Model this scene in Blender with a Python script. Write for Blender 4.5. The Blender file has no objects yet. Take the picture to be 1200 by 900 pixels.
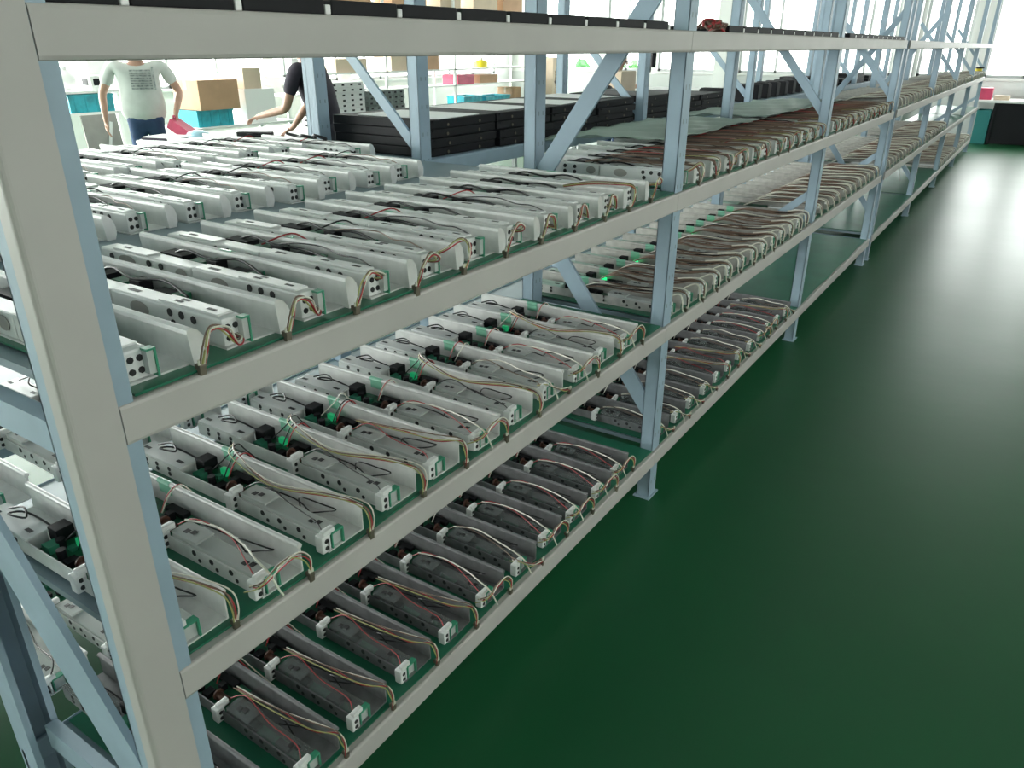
import bpy, bmesh, math, random
from mathutils import Vector, Matrix
random.seed(7)
R = random.Random(11)
sc = bpy.context.scene
COL = sc.collection

# ------------------------------------------------------------------ camera
cam_d = bpy.data.cameras.new('camera'); cam = bpy.data.objects.new('camera', cam_d); COL.objects.link(cam)
cam_d.sensor_fit = 'HORIZONTAL'; cam_d.sensor_width = 36.0; cam_d.lens = 36.0 * 892.0 / 1200.0
cam_d.clip_start = 0.02; cam_d.clip_end = 200
F = 892.0
def _dir(px, py): return Vector((px - 600.0, -(py - 450.0), -F)).normalized()
_Y = _dir(1245, 55)                       # the rack's long direction, in camera axes
_Z = -_dir(595, 2455); _Z = (_Z - _Y * _Z.dot(_Y)).normalized()
_X = _Y.cross(_Z)
CAM = Vector((0.92, 0.0, 1.5824))
cam.matrix_world = Matrix.Translation(CAM) @ Matrix((_X, _Y, _Z)).to_4x4()
sc.camera = cam

# ------------------------------------------------------------------ sky, window daylight with added near-left fill, exposure
w = bpy.data.worlds.new('sky'); sc.world = w; w.use_nodes = True
bg = w.node_tree.nodes['Background']; bg.inputs[0].default_value = (1.0, 0.985, 0.955, 1); bg.inputs[1].default_value = 6.0
def area(name, loc, rot, sx, sy, power, colr=(1, 1, 1)):
    d = bpy.data.lights.new(name, 'AREA'); d.shape = 'RECTANGLE'; d.size = sx; d.size_y = sy; d.energy = power; d.color = colr
    o = bpy.data.objects.new(name, d); o.location = loc; o.rotation_euler = rot; COL.objects.link(o); return o
PI = math.pi
for i, y in enumerate((-5.0, -1.0, 3.0, 7.0, 11.0, 15.0)):  # nearest pair is fill behind the camera, added to brighten the tray sides
    area('window_daylight_left', (-10.85, y, 1.95), (0, -PI/2, 0), 1.9, 3.6, (800, 1000, 1100, 800, 450, 350)[i], (1.0, 0.985, 0.96))
area('window_daylight_far', (-5.0, 17.75, 2.0), (-PI/2, 0, 0), 9.0, 1.9, 330)
area('window_daylight_far', (0.6, 17.75, 2.0), (-PI/2, 0, 0), 2.4, 1.9, 120)
for i, y in enumerate((3.0,)):
    area('window_daylight_right', (4.75, y, 1.95), (0, PI/2, 0), 1.9, 3.0, 10, (1.0, 0.97, 0.90))
vs = sc.view_settings
vs.view_transform = 'Standard'; vs.look = 'None'; vs.gamma = 1.0; vs.use_curve_mapping = False
vs.exposure = 0.0
sc.cycles.max_bounces = 7; sc.cycles.transparent_max_bounces = 10
sc.cycles.sample_clamp_indirect = 8.0

# ------------------------------------------------------------------ materials
def mat(name, c, rough=0.5, metal=0.0, noise=0.0, scale=8.0, spec=0.5, alpha=1.0, bump=0.0, trans=0.0, emit=0.0, c2=None):
    m = bpy.data.materials.new(name); m.use_nodes = True
    nt = m.node_tree; b = nt.nodes['Principled BSDF']
    b.inputs['Base Color'].default_value = (*c, 1); b.inputs['Roughness'].default_value = rough
    b.inputs['Metallic'].default_value = metal; b.inputs['Specular IOR Level'].default_value = spec
    b.inputs['Alpha'].default_value = alpha; b.inputs['Transmission Weight'].default_value = trans
    if emit: b.inputs['Emission Color'].default_value = (*c, 1); b.inputs['Emission Strength'].default_value = emit
    if noise or c2 or bump:
        tc = nt.nodes.new('ShaderNodeTexCoord'); n = nt.nodes.new('ShaderNodeTexNoise')
        n.inputs['Scale'].default_value = scale; n.inputs['Detail'].default_value = 5
        nt.links.new(tc.outputs['Object'], n.inputs['Vector'])
        if noise or c2:
            r = nt.nodes.new('ShaderNodeValToRGB')
            d = c2 if c2 else tuple(x * (1 - noise) for x in c)
            r.color_ramp.elements[0].color = (*d, 1); r.color_ramp.elements[0].position = 0.35
            r.color_ramp.elements[1].color = (*c, 1); r.color_ramp.elements[1].position = 0.62
            nt.links.new(n.outputs['Fac'], r.inputs['Fac']); nt.links.new(r.outputs['Color'], b.inputs['Base Color'])
        if bump:
            bp = nt.nodes.new('ShaderNodeBump'); bp.inputs['Strength'].default_value = bump
            nt.links.new(n.outputs['Fac'], bp.inputs['Height']); nt.links.new(bp.outputs['Normal'], b.inputs['Normal'])
    return m
M = {}
M['cream'] = mat('cream_powder_paint', (0.55, 0.52, 0.50), 0.5, noise=0.06, scale=5)
M['blue'] = mat('pale_blue_paint', (0.36, 0.47, 0.57), 0.45, noise=0.10, scale=9)
M['alu'] = mat('brushed_aluminium', (0.84, 0.84, 0.83), 0.40, metal=0.15, noise=0.12, scale=30)
M['plastic'] = mat('white_plastic', (0.80, 0.81, 0.80), 0.35)
M['clear'] = mat('milky_clear_plastic', (0.76, 0.79, 0.77), 0.2, alpha=0.68)
M['rim'] = mat('green_plastic', (0.05, 0.30, 0.18), 0.35)
M['hole'] = mat('dark_recess', (0.02, 0.02, 0.022), 0.6)
M['pcb'] = mat('circuit_board_green', (0.02, 0.20, 0.10), 0.4, noise=0.5, scale=60)
M['black'] = mat('black_plastic', (0.010, 0.010, 0.013), 0.6, spec=0.25)
M['tape'] = mat('pale_green_tape', (0.25, 0.58, 0.42), 0.35)
M['alum'] = mat('worn_aluminium', (0.60, 0.58, 0.55), 0.45, metal=0.2, noise=0.2, scale=30)
M['mint'] = mat('pale_mint_plastic', (0.50, 0.66, 0.57), 0.4, noise=0.15, scale=20)
M['copper'] = mat('copper_winding', (0.11, 0.045, 0.03), 0.45, noise=0.4, scale=80)
M['led'] = mat('green_indicator_light', (0.02, 0.50, 0.19), 0.3, emit=0.35)
M['ledb'] = mat('lit_green_indicator', (0.02, 0.75, 0.22), 0.3, emit=1.5)
M['smoke'] = mat('smoky_clear_plastic', (0.22, 0.24, 0.24), 0.25, alpha=0.5)  # dark see-through covers, with bottom-shelf shade also put into the colour
M['alud'] = mat('dull_dusty_aluminium', (0.24, 0.24, 0.25), 0.5, metal=0.2, noise=0.25, scale=30)  # dusty metal, darkened further to paint in shade from the shelves above
M['wred'] = mat('red_wire', (0.42, 0.035, 0.04), 0.45)
M['wblack'] = mat('black_wire', (0.012, 0.012, 0.014), 0.4)
M['wwhite'] = mat('white_wire', (0.80, 0.78, 0.68), 0.45)
M['wyellow'] = mat('yellow_green_wire', (0.42, 0.42, 0.16), 0.45)
M['wbrown'] = mat('brown_wire', (0.20, 0.13, 0.095), 0.5)
M['steel'] = mat('dull_bronze', (0.20, 0.17, 0.13), 0.4, metal=0.6)
M['mat'] = mat('green_rubber_mat', (0.018, 0.17, 0.095), 0.32, noise=0.2, scale=6)
M['panel'] = mat('grey_blue_steel_sheet', (0.24, 0.31, 0.35), 0.4, noise=0.1)
M['film'] = mat('pale_green_plastic_film', (0.43, 0.53, 0.47), 0.5, noise=0.2, scale=4, bump=0.2, alpha=0.92, spec=0.3)
M['card'] = mat('brown_cardboard', (0.50, 0.31, 0.19), 0.8, noise=0.12, scale=5)
M['cardp'] = mat('pale_cardboard', (0.62, 0.50, 0.38), 0.8, noise=0.1, scale=5)
M['paper'] = mat('white_paper', (0.85, 0.85, 0.84), 0.7)
M['teal'] = mat('teal_plastic', (0.02, 0.42, 0.52), 0.35, noise=0.35, scale=10)
M['teald'] = mat('dark_teal_plastic', (0.03, 0.22, 0.22), 0.4)
M['pink'] = mat('crimson_plastic', (0.60, 0.06, 0.14), 0.45, noise=0.2)
M['yellow'] = mat('yellow_plastic', (0.75, 0.62, 0.03), 0.4)
M['grey'] = mat('grey_board', (0.38, 0.36, 0.34), 0.6, noise=0.1)
M['greyd'] = mat('grey_green_plastic', (0.20, 0.24, 0.23), 0.5, noise=0.4, scale=25)
M['wallp'] = mat('white_wall_paint', (0.80, 0.81, 0.79), 0.7, noise=0.03, scale=2)
M['wallg'] = mat('grey_dado_paint', (0.62, 0.64, 0.63), 0.6)
M['frame'] = mat('grey_window_frame', (0.55, 0.57, 0.57), 0.4)
M['ceil'] = mat('ceiling_paint', (0.62, 0.63, 0.62), 0.8)
M['skin'] = mat('skin', (0.52, 0.30, 0.22), 0.5, noise=0.1, scale=20)
M['shirtw'] = mat('pale_grey_cotton', (0.62, 0.64, 0.62), 0.85, noise=0.08, scale=12, bump=0.15)
M['print'] = mat('faded_dark_print', (0.20, 0.23, 0.23), 0.8, c2=(0.50, 0.52, 0.51), scale=40)
M['navy'] = mat('navy_denim', (0.03, 0.065, 0.15), 0.8, noise=0.2, scale=20)
M['shirtd'] = mat('dark_plum_cotton', (0.035, 0.028, 0.045), 0.85, noise=0.2, scale=14)
M['shirtb'] = mat('blue_cotton', (0.10, 0.32, 0.45), 0.85, noise=0.15, scale=14)
M['hair'] = mat('black_hair', (0.012, 0.01, 0.01), 0.5)
M['eye'] = mat('dark_eye', (0.02, 0.015, 0.015), 0.2)
M['leaf'] = mat('sunlit_foliage', (0.12, 0.42, 0.12), 0.6, c2=(0.05, 0.25, 0.06), scale=3)
M['trunk'] = mat('bark', (0.14, 0.10, 0.07), 0.8)
M['ground'] = mat('pale_concrete_yard', (0.45, 0.45, 0.43), 0.9, noise=0.1)
M['bag'] = mat('pale_blue_plastic_bag', (0.35, 0.58, 0.70), 0.3, noise=0.2)
# floor: glossy green epoxy, faint roller wear
def floor_mat():
    m = mat('green_epoxy_floor', (0.010, 0.098, 0.036), 0.3, noise=0.12, scale=0.7)
    nt = m.node_tree; b = nt.nodes['Principled BSDF']
    tc = nt.nodes.new('ShaderNodeTexCoord'); n = nt.nodes.new('ShaderNodeTexNoise'); n.inputs['Scale'].default_value = 0.5; n.inputs['Detail'].default_value = 2
    mr = nt.nodes.new('ShaderNodeMapRange'); mr.inputs[3].default_value = 0.31; mr.inputs[4].default_value = 0.40
    nt.links.new(tc.outputs['Object'], n.inputs['Vector']); nt.links.new(n.outputs['Fac'], mr.inputs[0]); nt.links.new(mr.outputs[0], b.inputs['Roughness'])
    b.inputs['Specular IOR Level'].default_value = 0.34
    n2 = nt.nodes.new('ShaderNodeTexNoise'); n2.inputs['Scale'].default_value = 2.2; n2.inputs['Detail'].default_value = 3; bp = nt.nodes.new('ShaderNodeBump'); bp.inputs['Strength'].default_value = 0.12; bp.inputs['Distance'].default_value = 0.02
    nt.links.new(tc.outputs['Object'], n2.inputs['Vector']); nt.links.new(n2.outputs['Fac'], bp.inputs['Height']); nt.links.new(bp.outputs['Normal'], b.inputs['Normal'])
    return m
M['floor'] = floor_mat()
def glass_mat():
    m = bpy.data.materials.new('window_glass'); m.use_nodes = True; nt = m.node_tree; nt.nodes.clear()
    o = nt.nodes.new('ShaderNodeOutputMaterial'); mx = nt.nodes.new('ShaderNodeMixShader'); t = nt.nodes.new('ShaderNodeBsdfTransparent'); g = nt.nodes.new('ShaderNodeBsdfGlossy')
    t.inputs[0].default_value = (0.95, 0.98, 0.97, 1); g.inputs['Roughness'].default_value = 0.03; mx.inputs[0].default_value = 0.06
    nt.links.new(t.outputs[0], mx.inputs[1]); nt.links.new(g.outputs[0], mx.inputs[2]); nt.links.new(mx.outputs[0], o.inputs[0]); return m
M['glass'] = glass_mat()

# ------------------------------------------------------------------ mesh helpers
class MB:
    def __init__(s): s.v = []; s.f = []; s.m = []; s.s = []
    def add(s, vs, fs, m=0, smooth=False):
        o = len(s.v); s.v += [tuple(x) for x in vs]; s.f += [tuple(i + o for i in f) for f in fs]
        s.m += [m] * len(fs); s.s += [smooth] * len(fs); return s
    def box(s, a, b, m=0):
        x0, y0, z0 = a; x1, y1, z1 = b
        if x0 > x1: x0, x1 = x1, x0
        if y0 > y1: y0, y1 = y1, y0
        if z0 > z1: z0, z1 = z1, z0
        return s.add([(x0,y0,z0),(x1,y0,z0),(x1,y1,z0),(x0,y1,z0),(x0,y0,z1),(x1,y0,z1),(x1,y1,z1),(x0,y1,z1)],
                     [(0,3,2,1),(4,5,6,7),(0,1,5,4),(1,2,6,5),(2,3,7,6),(3,0,4,7)], m)
    def rbox(s, a, b, r, m=0):
        """box with chamfered edges"""
        x0,y0,z0 = [min(p,q) for p,q in zip(a,b)]; x1,y1,z1 = [max(p,q) for p,q in zip(a,b)]
        bm = bmesh.new(); bmesh.ops.create_cube(bm, size=1.0)
        for v in bm.verts: v.co = ((x0+x1)/2+v.co.x*(x1-x0), (y0+y1)/2+v.co.y*(y1-y0), (z0+z1)/2+v.co.z*(z1-z0))
        bmesh.ops.bevel(bm, geom=bm.edges[:], offset=r, segments=2, affect='EDGES', profile=0.6)
        bm.verts.index_update()
        s.add([v.co[:] for v in bm.verts], [[v.index for v in f.verts] for f in bm.faces], m); bm.free(); return s
    def prism(s, poly, axis, a, b, m=0, smooth=False):
        """poly in the two other axes (cyclic order), extruded along axis"""
        n = len(poly)
        def P(p, t):
            if axis == 'x': return (t, p[0], p[1])
            if axis == 'y': return (p[1], t, p[0])
            return (p[0], p[1], t)
        vs = [P(p, a) for p in poly] + [P(p, b) for p in poly]
        s.add(vs, [(i, (i+1) % n, n+(i+1) % n, n+i) for i in range(n)], m, smooth)
        return s.add(vs, [tuple(range(n))[::-1], tuple(range(n, 2*n))], m)
    def tube(s, pts, r, n=6, m=0, closed=False):
        pts = [Vector(p) for p in pts]; rings = []; up = Vector((0.13, 0.27, 0.95))
        k = len(pts)
        for i, p in enumerate(pts):
            t = (pts[min(i+1, k-1)] - pts[max(i-1, 0)])
            if t.length < 1e-9: t = Vector((0, 0, 1))
            t.normalize(); u = t.cross(up)
            if u.length < 0.05: u = t.cross(Vector((1, 0, 0)))
            u.normalize(); v = t.cross(u)
            rr = r[i] if isinstance(r, (list, tuple)) else r
            rings.append([p + (u * math.cos(2*PI*j/n) + v * math.sin(2*PI*j/n)) * rr for j in range(n)])
        vs = [q for ring in rings for q in ring]
        fs = [(i*n+j, i*n+(j+1) % n, (i+1)*n+(j+1) % n, (i+1)*n+j) for i in range(k-1) for j in range(n)]
        s.add(vs, fs, m, True)
        return s.add(vs, [tuple(range(n))[::-1], tuple((k-1)*n+j for j in range(n))], m)
    def cyl(s, p0, p1, r, n=12, m=0): return s.tube([p0, p1], r, n, m)
    def bar(s, p0, p1, w, h, side, m=0):
        """rectangular bar from p0 to p1; w along 'side', h across"""
        p0 = Vector(p0); p1 = Vector(p1); t = (p1-p0).normalized(); sd = Vector(side); sd = (sd - t*sd.dot(t)).normalized(); u = t.cross(sd)
        c = [(-w/2,-h/2),(w/2,-h/2),(w/2,h/2),(-w/2,h/2)]
        vs = [p0+sd*a+u*b for a,b in c] + [p1+sd*a+u*b for a,b in c]
        return s.add(vs, [(0,3,2,1),(4,5,6,7),(0,1,5,4),(1,2,6,5),(2,3,7,6),(3,0,4,7)], m)
    def ball(s, c, rx, ry, rz, nu=12, nv=8, m=0):
        vs = [(c[0], c[1], c[2]-rz)]; fs = []
        for i in range(1, nv):
            a = -PI/2 + PI*i/nv
            for j in range(nu): vs.append((c[0]+rx*math.cos(a)*math.cos(2*PI*j/nu), c[1]+ry*math.cos(a)*math.sin(2*PI*j/nu), c[2]+rz*math.sin(a)))
        vs.append((c[0], c[1], c[2]+rz)); L = len(vs)-1
        for j in range(nu):
            fs.append((0, 1+(j+1) % nu, 1+j)); fs.append((L, L-nu+j, L-nu+(j+1) % nu))
            for i in range(nv-2): a = 1+i*nu; fs.append((a+j, a+(j+1) % nu, a+nu+(j+1) % nu, a+nu+j))
        return s.add(vs, fs, m, True)
    def mesh(s, name, mats):
        me = bpy.data.meshes.new(name); me.from_pydata(s.v, [], s.f)
        for m in (mats if isinstance(mats, (list, tuple)) else [mats]): me.materials.append(m)
        me.polygons.foreach_set('material_index', s.m); me.polygons.foreach_set('use_smooth', s.s)
        bm = bmesh.new(); bm.from_mesh(me); bmesh.ops.recalc_face_normals(bm, faces=bm.faces[:]); bm.to_mesh(me); bm.free()
        me.update(); return me
    def build(s, name, mats, parent=None, loc=None, kind=None, label=None):
        o = bpy.data.objects.new(name, s.mesh(name, mats)); COL.objects.link(o)
        if parent: o.parent = parent
        if loc: o.location = loc
        if kind: o['kind'] = kind
        if label: o['label'] = label
        return o
def tag(o, label, cat, group=None):
    o['label'] = label; o['category'] = cat
    if group: o['group'] = group
    return o
def thing(name, label, cat, loc=(0, 0, 0), rz=0.0, group=None):
    o = bpy.data.objects.new(name, None); COL.objects.link(o); o.location = loc; o.rotation_euler = (0, 0, rz); o.empty_display_size = 0.05
    return tag(o, label, cat, group)
def kids(o): return [c for c in ALLKIDS.get(o.name, [])] if o.name in ALLKIDS else list(o.children)
ALLKIDS = {}
def copy_tree(o, parent=None):
    c = o.copy(); COL.objects.link(c)
    if parent: c.parent = parent
    for ch in KT.get(o, ()): copy_tree(ch, c)
    return c
KT = {}
def remember(o):
    KT[o] = list(o.children)
    for ch in KT[o]: remember(ch)
    return o
def smooth(pts, k=5):
    pts = [Vector(p) for p in pts]; out = []
    for i in range(len(pts)-1):
        p0 = pts[max(i-1, 0)]; p1 = pts[i]; p2 = pts[i+1]; p3 = pts[min(i+2, len(pts)-1)]
        for j in range(k):
            t = j/k; out.append(0.5*((2*p1)+(p2-p0)*t+(2*p0-5*p1+4*p2-p3)*t*t+(3*p1-p0-3*p2+p3)*t**3))
    return out + [pts[-1]]
def ordw(n):
    base = ['zeroth','first','second','third','fourth','fifth','sixth','seventh','eighth','ninth','tenth','eleventh','twelfth','thirteenth','fourteenth','fifteenth']
    return base[n]

# ------------------------------------------------------------------ the room
XL, XR, YN, YF, ZC = -10.5, 4.5, -7.0, 17.3, 3.3
def struct(name, mb, m, parent=None):
    o = mb.build(name, m, parent)
    if parent is None: o['kind'] = 'structure'
    return o
struct('floor', MB().box((XL-0.2, YN-0.2, -0.1), (XR+0.2, YF+0.2, 0)), M['floor'])
struct('ceiling', MB().box((XL-0.2, YN-0.2, ZC), (XR+0.2, YF+0.2, ZC+0.1)), M['ceil'])
struct('wall_near', MB().box((XL-0.2, YN-0.2, 0), (XR+0.2, YN, ZC)), M['wallp'])
def holed_wall(name, axis, c0, c1, lo, hi, holes, m):
    """wall slab c0..c1 across, lo..hi along; holes: (a, b, z0, z1)"""
    mb = MB()
    def bx(a, b, z0, z1):
        if b-a < 1e-4 or z1-z0 < 1e-4: return
        if axis == 'y': mb.box((c0, a, z0), (c1, b, z1))
        else: mb.box((a, c0, z0), (b, c1, z1))
    e = lo
    for a, b, z0, z1 in sorted(holes):
        bx(e, a, 0, ZC); bx(a, b, 0, z0); bx(a, b, z1, ZC); e = b
    bx(e, hi, 0, ZC)
    return struct(name, mb, m)
WN = [0]
def window(axis, c, a, b, z0, z1, nm=2, transom=None):
    WN[0] += 1
    e = bpy.data.objects.new('window_%d' % WN[0], None); COL.objects.link(e); e['kind'] = 'structure'
    def bx(mb, p, q, r, s_, d=0.03):
        return mb.box((c-d, p, r), (c+d, q, s_)) if axis == 'y' else mb.box((p, c-d, r), (q, c+d, s_))
    t = 0.05
    f = MB(); bx(f, a, a+t, z0, z1); bx(f, b-t, b, z0, z1); bx(f, a, b, z0, z0+t); bx(f, a, b, z1-t, z1)
    if transom: bx(f, a, b, transom-t/2, transom+t/2)
    for k in range(1, nm): x = a+(b-a)*k/nm; bx(f, x-t/2, x+t/2, z0, z1)
    f.build('window_frame', M['frame'], e)
    for k in range(nm):
        p = a+(b-a)*k/nm; q = a+(b-a)*(k+1)/nm
        bx(MB(), p+0.02, q-0.02, z0+0.02, z1-0.02, 0.004).build('pane', M['glass'], e)
    s_ = MB(); 
    if axis == 'y': s_.box((c-0.05, a-0.04, z0-0.04), (c+0.14*(1 if c < 0 else -1), b+0.04, z0))
    else: s_.box((a-0.04, c+0.05, z0-0.04), (b+0.04, c-0.14, z0))
    s_.build('window_sill', M['wallp'], e)
LW = [(-6.6, -3.9), (-3.4, -0.2), (0.6, 3.3), (3.7, 6.4), (6.8, 9.5), (9.9, 11.3), (11.6, 13.4), (13.9, 16.6)]  # nearest pair is unseen, added to let fill light onto the tray sides
holed_wall('wall_left', 'y', XL-0.2, XL, YN, YF, [(a, b, 0.95, 2.9) for a, b in LW], M['wallp'])
for a, b in LW: window('y', XL-0.1, a, b, 0.95, 2.9, 3 if b-a > 2 else 2, 2.35)
FW = [(-9.9, -8.2), (-7.9, -6.9), (-6.6, -5.2), (-4.75, -3.2), (-2.75, -1.75), (-1.3, -0.5), (-0.18, 0.5), (0.72, 2.3), (2.5, 4.2)]
holed_wall('wall_far', 'x', YF, YF+0.2, XL-0.2, XR+0.2, [(a, b, 1.06, 2.9) for a, b in FW], M['wallp'])
for a, b in FW: window('x', YF+0.1, a, b, 1.06, 2.9, 2 if b-a > 0.9 else 1, None)
RW = [(2.0, 4.0)]
holed_wall('wall_right', 'y', XR, XR+0.2, YN, YF, [(a, b, 1.0, 2.8) for a, b in RW], M['wallp'])
for a, b in RW: window('y', XR+0.1, a, b, 1.0, 2.8, 3, 2.3)
struct('trim_1', MB().box((XL, YF-0.025, 0), (XR, YF, 1.0)), M['wallg'])
struct('baseboard_left', MB().box((XL, YN, 0), (XL+0.02, YF, 0.12)), M['wallg'])
for x in (-5.05, -2.95, -1.52): struct('trim_2' if x < -5 else 'trim_3' if x < -2 else 'trim_4', MB().box((x-0.15, YF-0.22, 0), (x+0.15, YF-0.026, ZC)), M['wallp'])
struct('ground', MB().box((-40, -30, -0.4), (30, 60, -0.2)), M['ground'])

# ------------------------------------------------------------------ racks
S0, S1, S2, S3 = 1.624, 1.150, 0.695, 0.205
LEVELS = (S0, S1, S2, S3)
def rounded(x0, x1, z0, z1, r=0.006):
    pts = []
    for cx, cz, a0 in ((x1-r, z0+r, -90), (x1-r, z1-r, 0), (x0+r, z1-r, 90), (x0+r, z0+r, 180)):
        for k in range(3): a = math.radians(a0+45*k); pts.append((cz+r*math.sin(a), cx+r*math.cos(a)))
    return pts                                                    # (z, x) pairs for a prism along y
def post(root, x, y, h, face=1, name='post', m='blue', holes=True):
    """C-section upright, web towards face (+1: +x)"""
    d, wd, t = 0.05, 0.062, 0.0025
    x1 = x; x0 = x-d*face
    mb = MB()
    mb.rbox((x1, y, 0), (x1-t*2*face, y+wd, h), 0.0012); mb.box((x1-0.001*face, y, 0), (x0, y+t, h)); mb.box((x1-0.001*face, y+wd-t, 0), (x0, y+wd, h))
    mb.box((x0, y, 0), (x0+t*face, y+0.014, h)); mb.box((x0, y+wd-0.014, 0), (x0+t*face, y+wd, h))
    o = mb.build(name, M[m], root)
    if holes:
        hb = MB()
        for k in range(int(h/0.1)):
            z = 0.06+k*0.1
            for yy in (y+0.017, y+wd-0.017): hb.box((x1+0.0004*face, yy-0.003, z), (x1-0.002*face, yy+0.003, z+0.014))
        hb.build('slot_holes', M['panel'], o, kind='stuff')
    MB().box((x1+0.008*face, y-0.012, 0), (x0-0.008*face, y+wd+0.012, 0.005)).build('foot_plate', M[m], o)
    return o
def open_post(root, x, y, h):
    '''C-section upright whose open side faces the inside of the rack'''
    o = MB().box((x-0.067, y, 0), (x-0.070, y+0.062, h)).box((x, y, 0), (x-0.067, y+0.003, h)).box((x, y+0.059, 0), (x-0.067, y+0.062, h)).box((x, y+0.003, 0), (x-0.003, y+0.013, h)).box((x, y+0.049, 0), (x-0.003, y+0.059, h)).build('post', M['blue'], root)
    MB().box((x+0.008, y-0.012, 0), (x-0.078, y+0.074, 0.005)).build('foot_plate', M['blue'], o)
    return o
def rack(root, xf, xb, ys, levels, beam_front, h, shelves=None, braces=(), braces2=(), front_in=0.012):
    wd = 0.062
    for i, y in enumerate(ys):
        post(root, xf-front_in, y, h, 1); (open_post(root, xb+0.05, y, h) if (i == 0 and root.get('first_flush')) else post(root, xb+0.05, y, h, 1))
        for z in levels:
            if z == S0 or (i == 0 and root.get('first_flush') and z in (S2, S3)): continue
            MB().box((xb+0.02, y+0.030, z-0.095), (xf-0.035, y+0.058, z-0.045)).build('crossbar', M['blue'], root)
        for (fx0, z0, fx1, z1) in (braces if (i < 2 or len(braces) < 2) else braces2):
            MB().bar((fx0, y+0.014, z0), (fx1, y+0.014, z1), 0.012, 0.105 if (i == 0 and root.get('first_flush')) else (0.060 if i == 1 and len(ys) == 4 else 0.040), (0, 1, 0)).build('brace', M['blue'], root)
    for i in range(len(ys)-1):
        a = ys[i]+wd if (i == 0 and root.get('first_flush')) else ys[i]+0.004
        b = ys[i+1]+0.002 if i < len(ys)-2 else ys[i+1]+wd-0.002
        if i == 0 and root.get('first_flush'): a = ys[0]+0.065
        for z in levels:
            MB().prism(rounded(xf-0.011, xf, z-0.059, z), 'y', a, b).box((xf-0.045, a, z-0.004), (xf-0.008, b, z-0.001)).build('front_beam', M[beam_front], root)
            MB().prism(rounded(xb-0.011, xb, z-0.059, z), 'y', ys[i], b).build('rear_beam', M['blue'], root)
            if shelves is None or (i, z) in shelves:
                MB().box((xb+0.002, ys[i]+0.070, z-0.020), (xf-0.012, ys[i+1]-0.004, z-0.005)).build('shelf_panel', M['panel'], root)
YA = [0.40, 2.36, 4.40, 6.42]
YB = [6.62, 8.72, 10.82, 12.92, 14.98]
ZIG = ((-0.515, 0.98, -0.045, 0.36), (-0.515, 1.17, -0.045, 1.86))
SC = S1+0.020
ZIG2 = ((-0.515, 0.45, -0.045, 0.85), (-0.515, 1.83, -0.045, 1.26))
ra = thing('storage_rack', 'long pale blue and cream boltless rack nearest the viewer, beside the green aisle', 'rack', (0, 0, 0), group=None)
ra['first_flush'] = 1
rack(ra, 0.0, -0.59, YA, LEVELS, 'cream', 2.35, braces=ZIG, braces2=ZIG2)
del ra['first_flush']
MB().box((-0.53, 0.432, 0.225), (-0.055, 0.457, 0.285)).build('crossbar', M['blue'], ra)
# cream corner trim of the end frame, with its rounded edge, and the blue connector behind
def corner_trim():
    y0, y1, r = 0.397, 0.463, 0.008
    pts = [(0.0, y1), (0.0, y0+r)]
    pts = []
    for k in range(5):
        a = math.radians(-90*k/4); pts.append((-r+r*math.cos(a), y0+r+r*math.sin(a)))
    outer = [(0.0, y1)] + pts + [(-0.03, y0)]
    inner = [(-0.03, y0+0.0025)] + [(-0.0025, y0+r)] + [(-0.0025, y1)]
    return MB().prism(outer+inner, 'z', 0.0, 2.35)
corner_trim().build('corner_trim', M['cream'], ra, label='wide cream front face of the nearest corner post')
post(ra, -0.0035, 0.425, 2.35, 1, holes=False)
rb = thing('storage_rack', 'second pale blue and cream rack, joined end to end to the nearest one, far down the aisle', 'rack')
rack(rb, 0.0, -0.59, YB, LEVELS, 'cream', 2.35, braces=ZIG, braces2=ZIG2)
rc = thing('storage_rack', 'all-blue rack standing behind the nearest rack, black trays stacked on it', 'rack')
rack(rc, -1.05, -1.66, [0.32, 2.36, 4.40, 6.44, 8.48, 10.5, 12.54], (SC, S2, S3), 'blue', 2.35,
     braces=((-1.615, 1.75, -1.10, 1.22),))

post(rc, -1.665, 2.39, 2.35, 1, holes=False)
# a loose bridging board and mats
tag(MB().box((-2.14, 0.46, SC+0.0005), (-0.60, 2.335, SC+0.006)).build('shelf_board', M['panel']), 'grey steel board bridging the two racks under the second and third tray rows', 'board')
MT = 0.004
def green_mat(y0, y1, z, label, x0=-0.585, x1=-0.016):
    nx, ny = 3, 14; vs = []; fs = []
    for i in range(ny+1):
        for j in range(nx+1):
            u = i/ny; x = x0+(x1-x0)*j/nx
            if j == nx: x += 0.004*math.sin(u*19+z*7)
            vs.append((x, y0+(y1-y0)*u, z+MT)); 
    n = len(vs); vs += [(a, b, z+0.0002) for a, b, c in vs]
    W = nx+1
    for i in range(ny):
        for j in range(nx):
            a = i*W+j; fs.append((a, a+1, a+W+1, a+W)); fs.append((n+a, n+a+W, n+a+W+1, n+a+1))
    for i in range(ny):
        a = i*W; fs.append((a, a+W, n+a+W, n+a)); a = i*W+nx; fs.append((a, n+a, n+a+W, a+W))
    for j in range(nx):
        fs.append((j, n+j, n+j+1, j+1)); a = ny*W+j; fs.append((a, a+1, n+a+1, n+a))
    o = MB().add(vs, fs).build('rubber_mat', M['mat']); return tag(o, label, 'mat', 'green mats on the rack shelves')
SN = {S0: 'top shelf', S1: 'upper tray shelf', S2: 'middle tray shelf', S3: 'bottom tray shelf'}
BAYN = ['nearest', 'second', 'third', 'fourth', 'fifth', 'sixth', 'seventh']
BAYS = [(YA[i]+0.070, YA[i+1]-0.004) for i in range(3)] + [(YB[i]+0.066, YB[i+1]-0.004) for i in range(4)]
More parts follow.
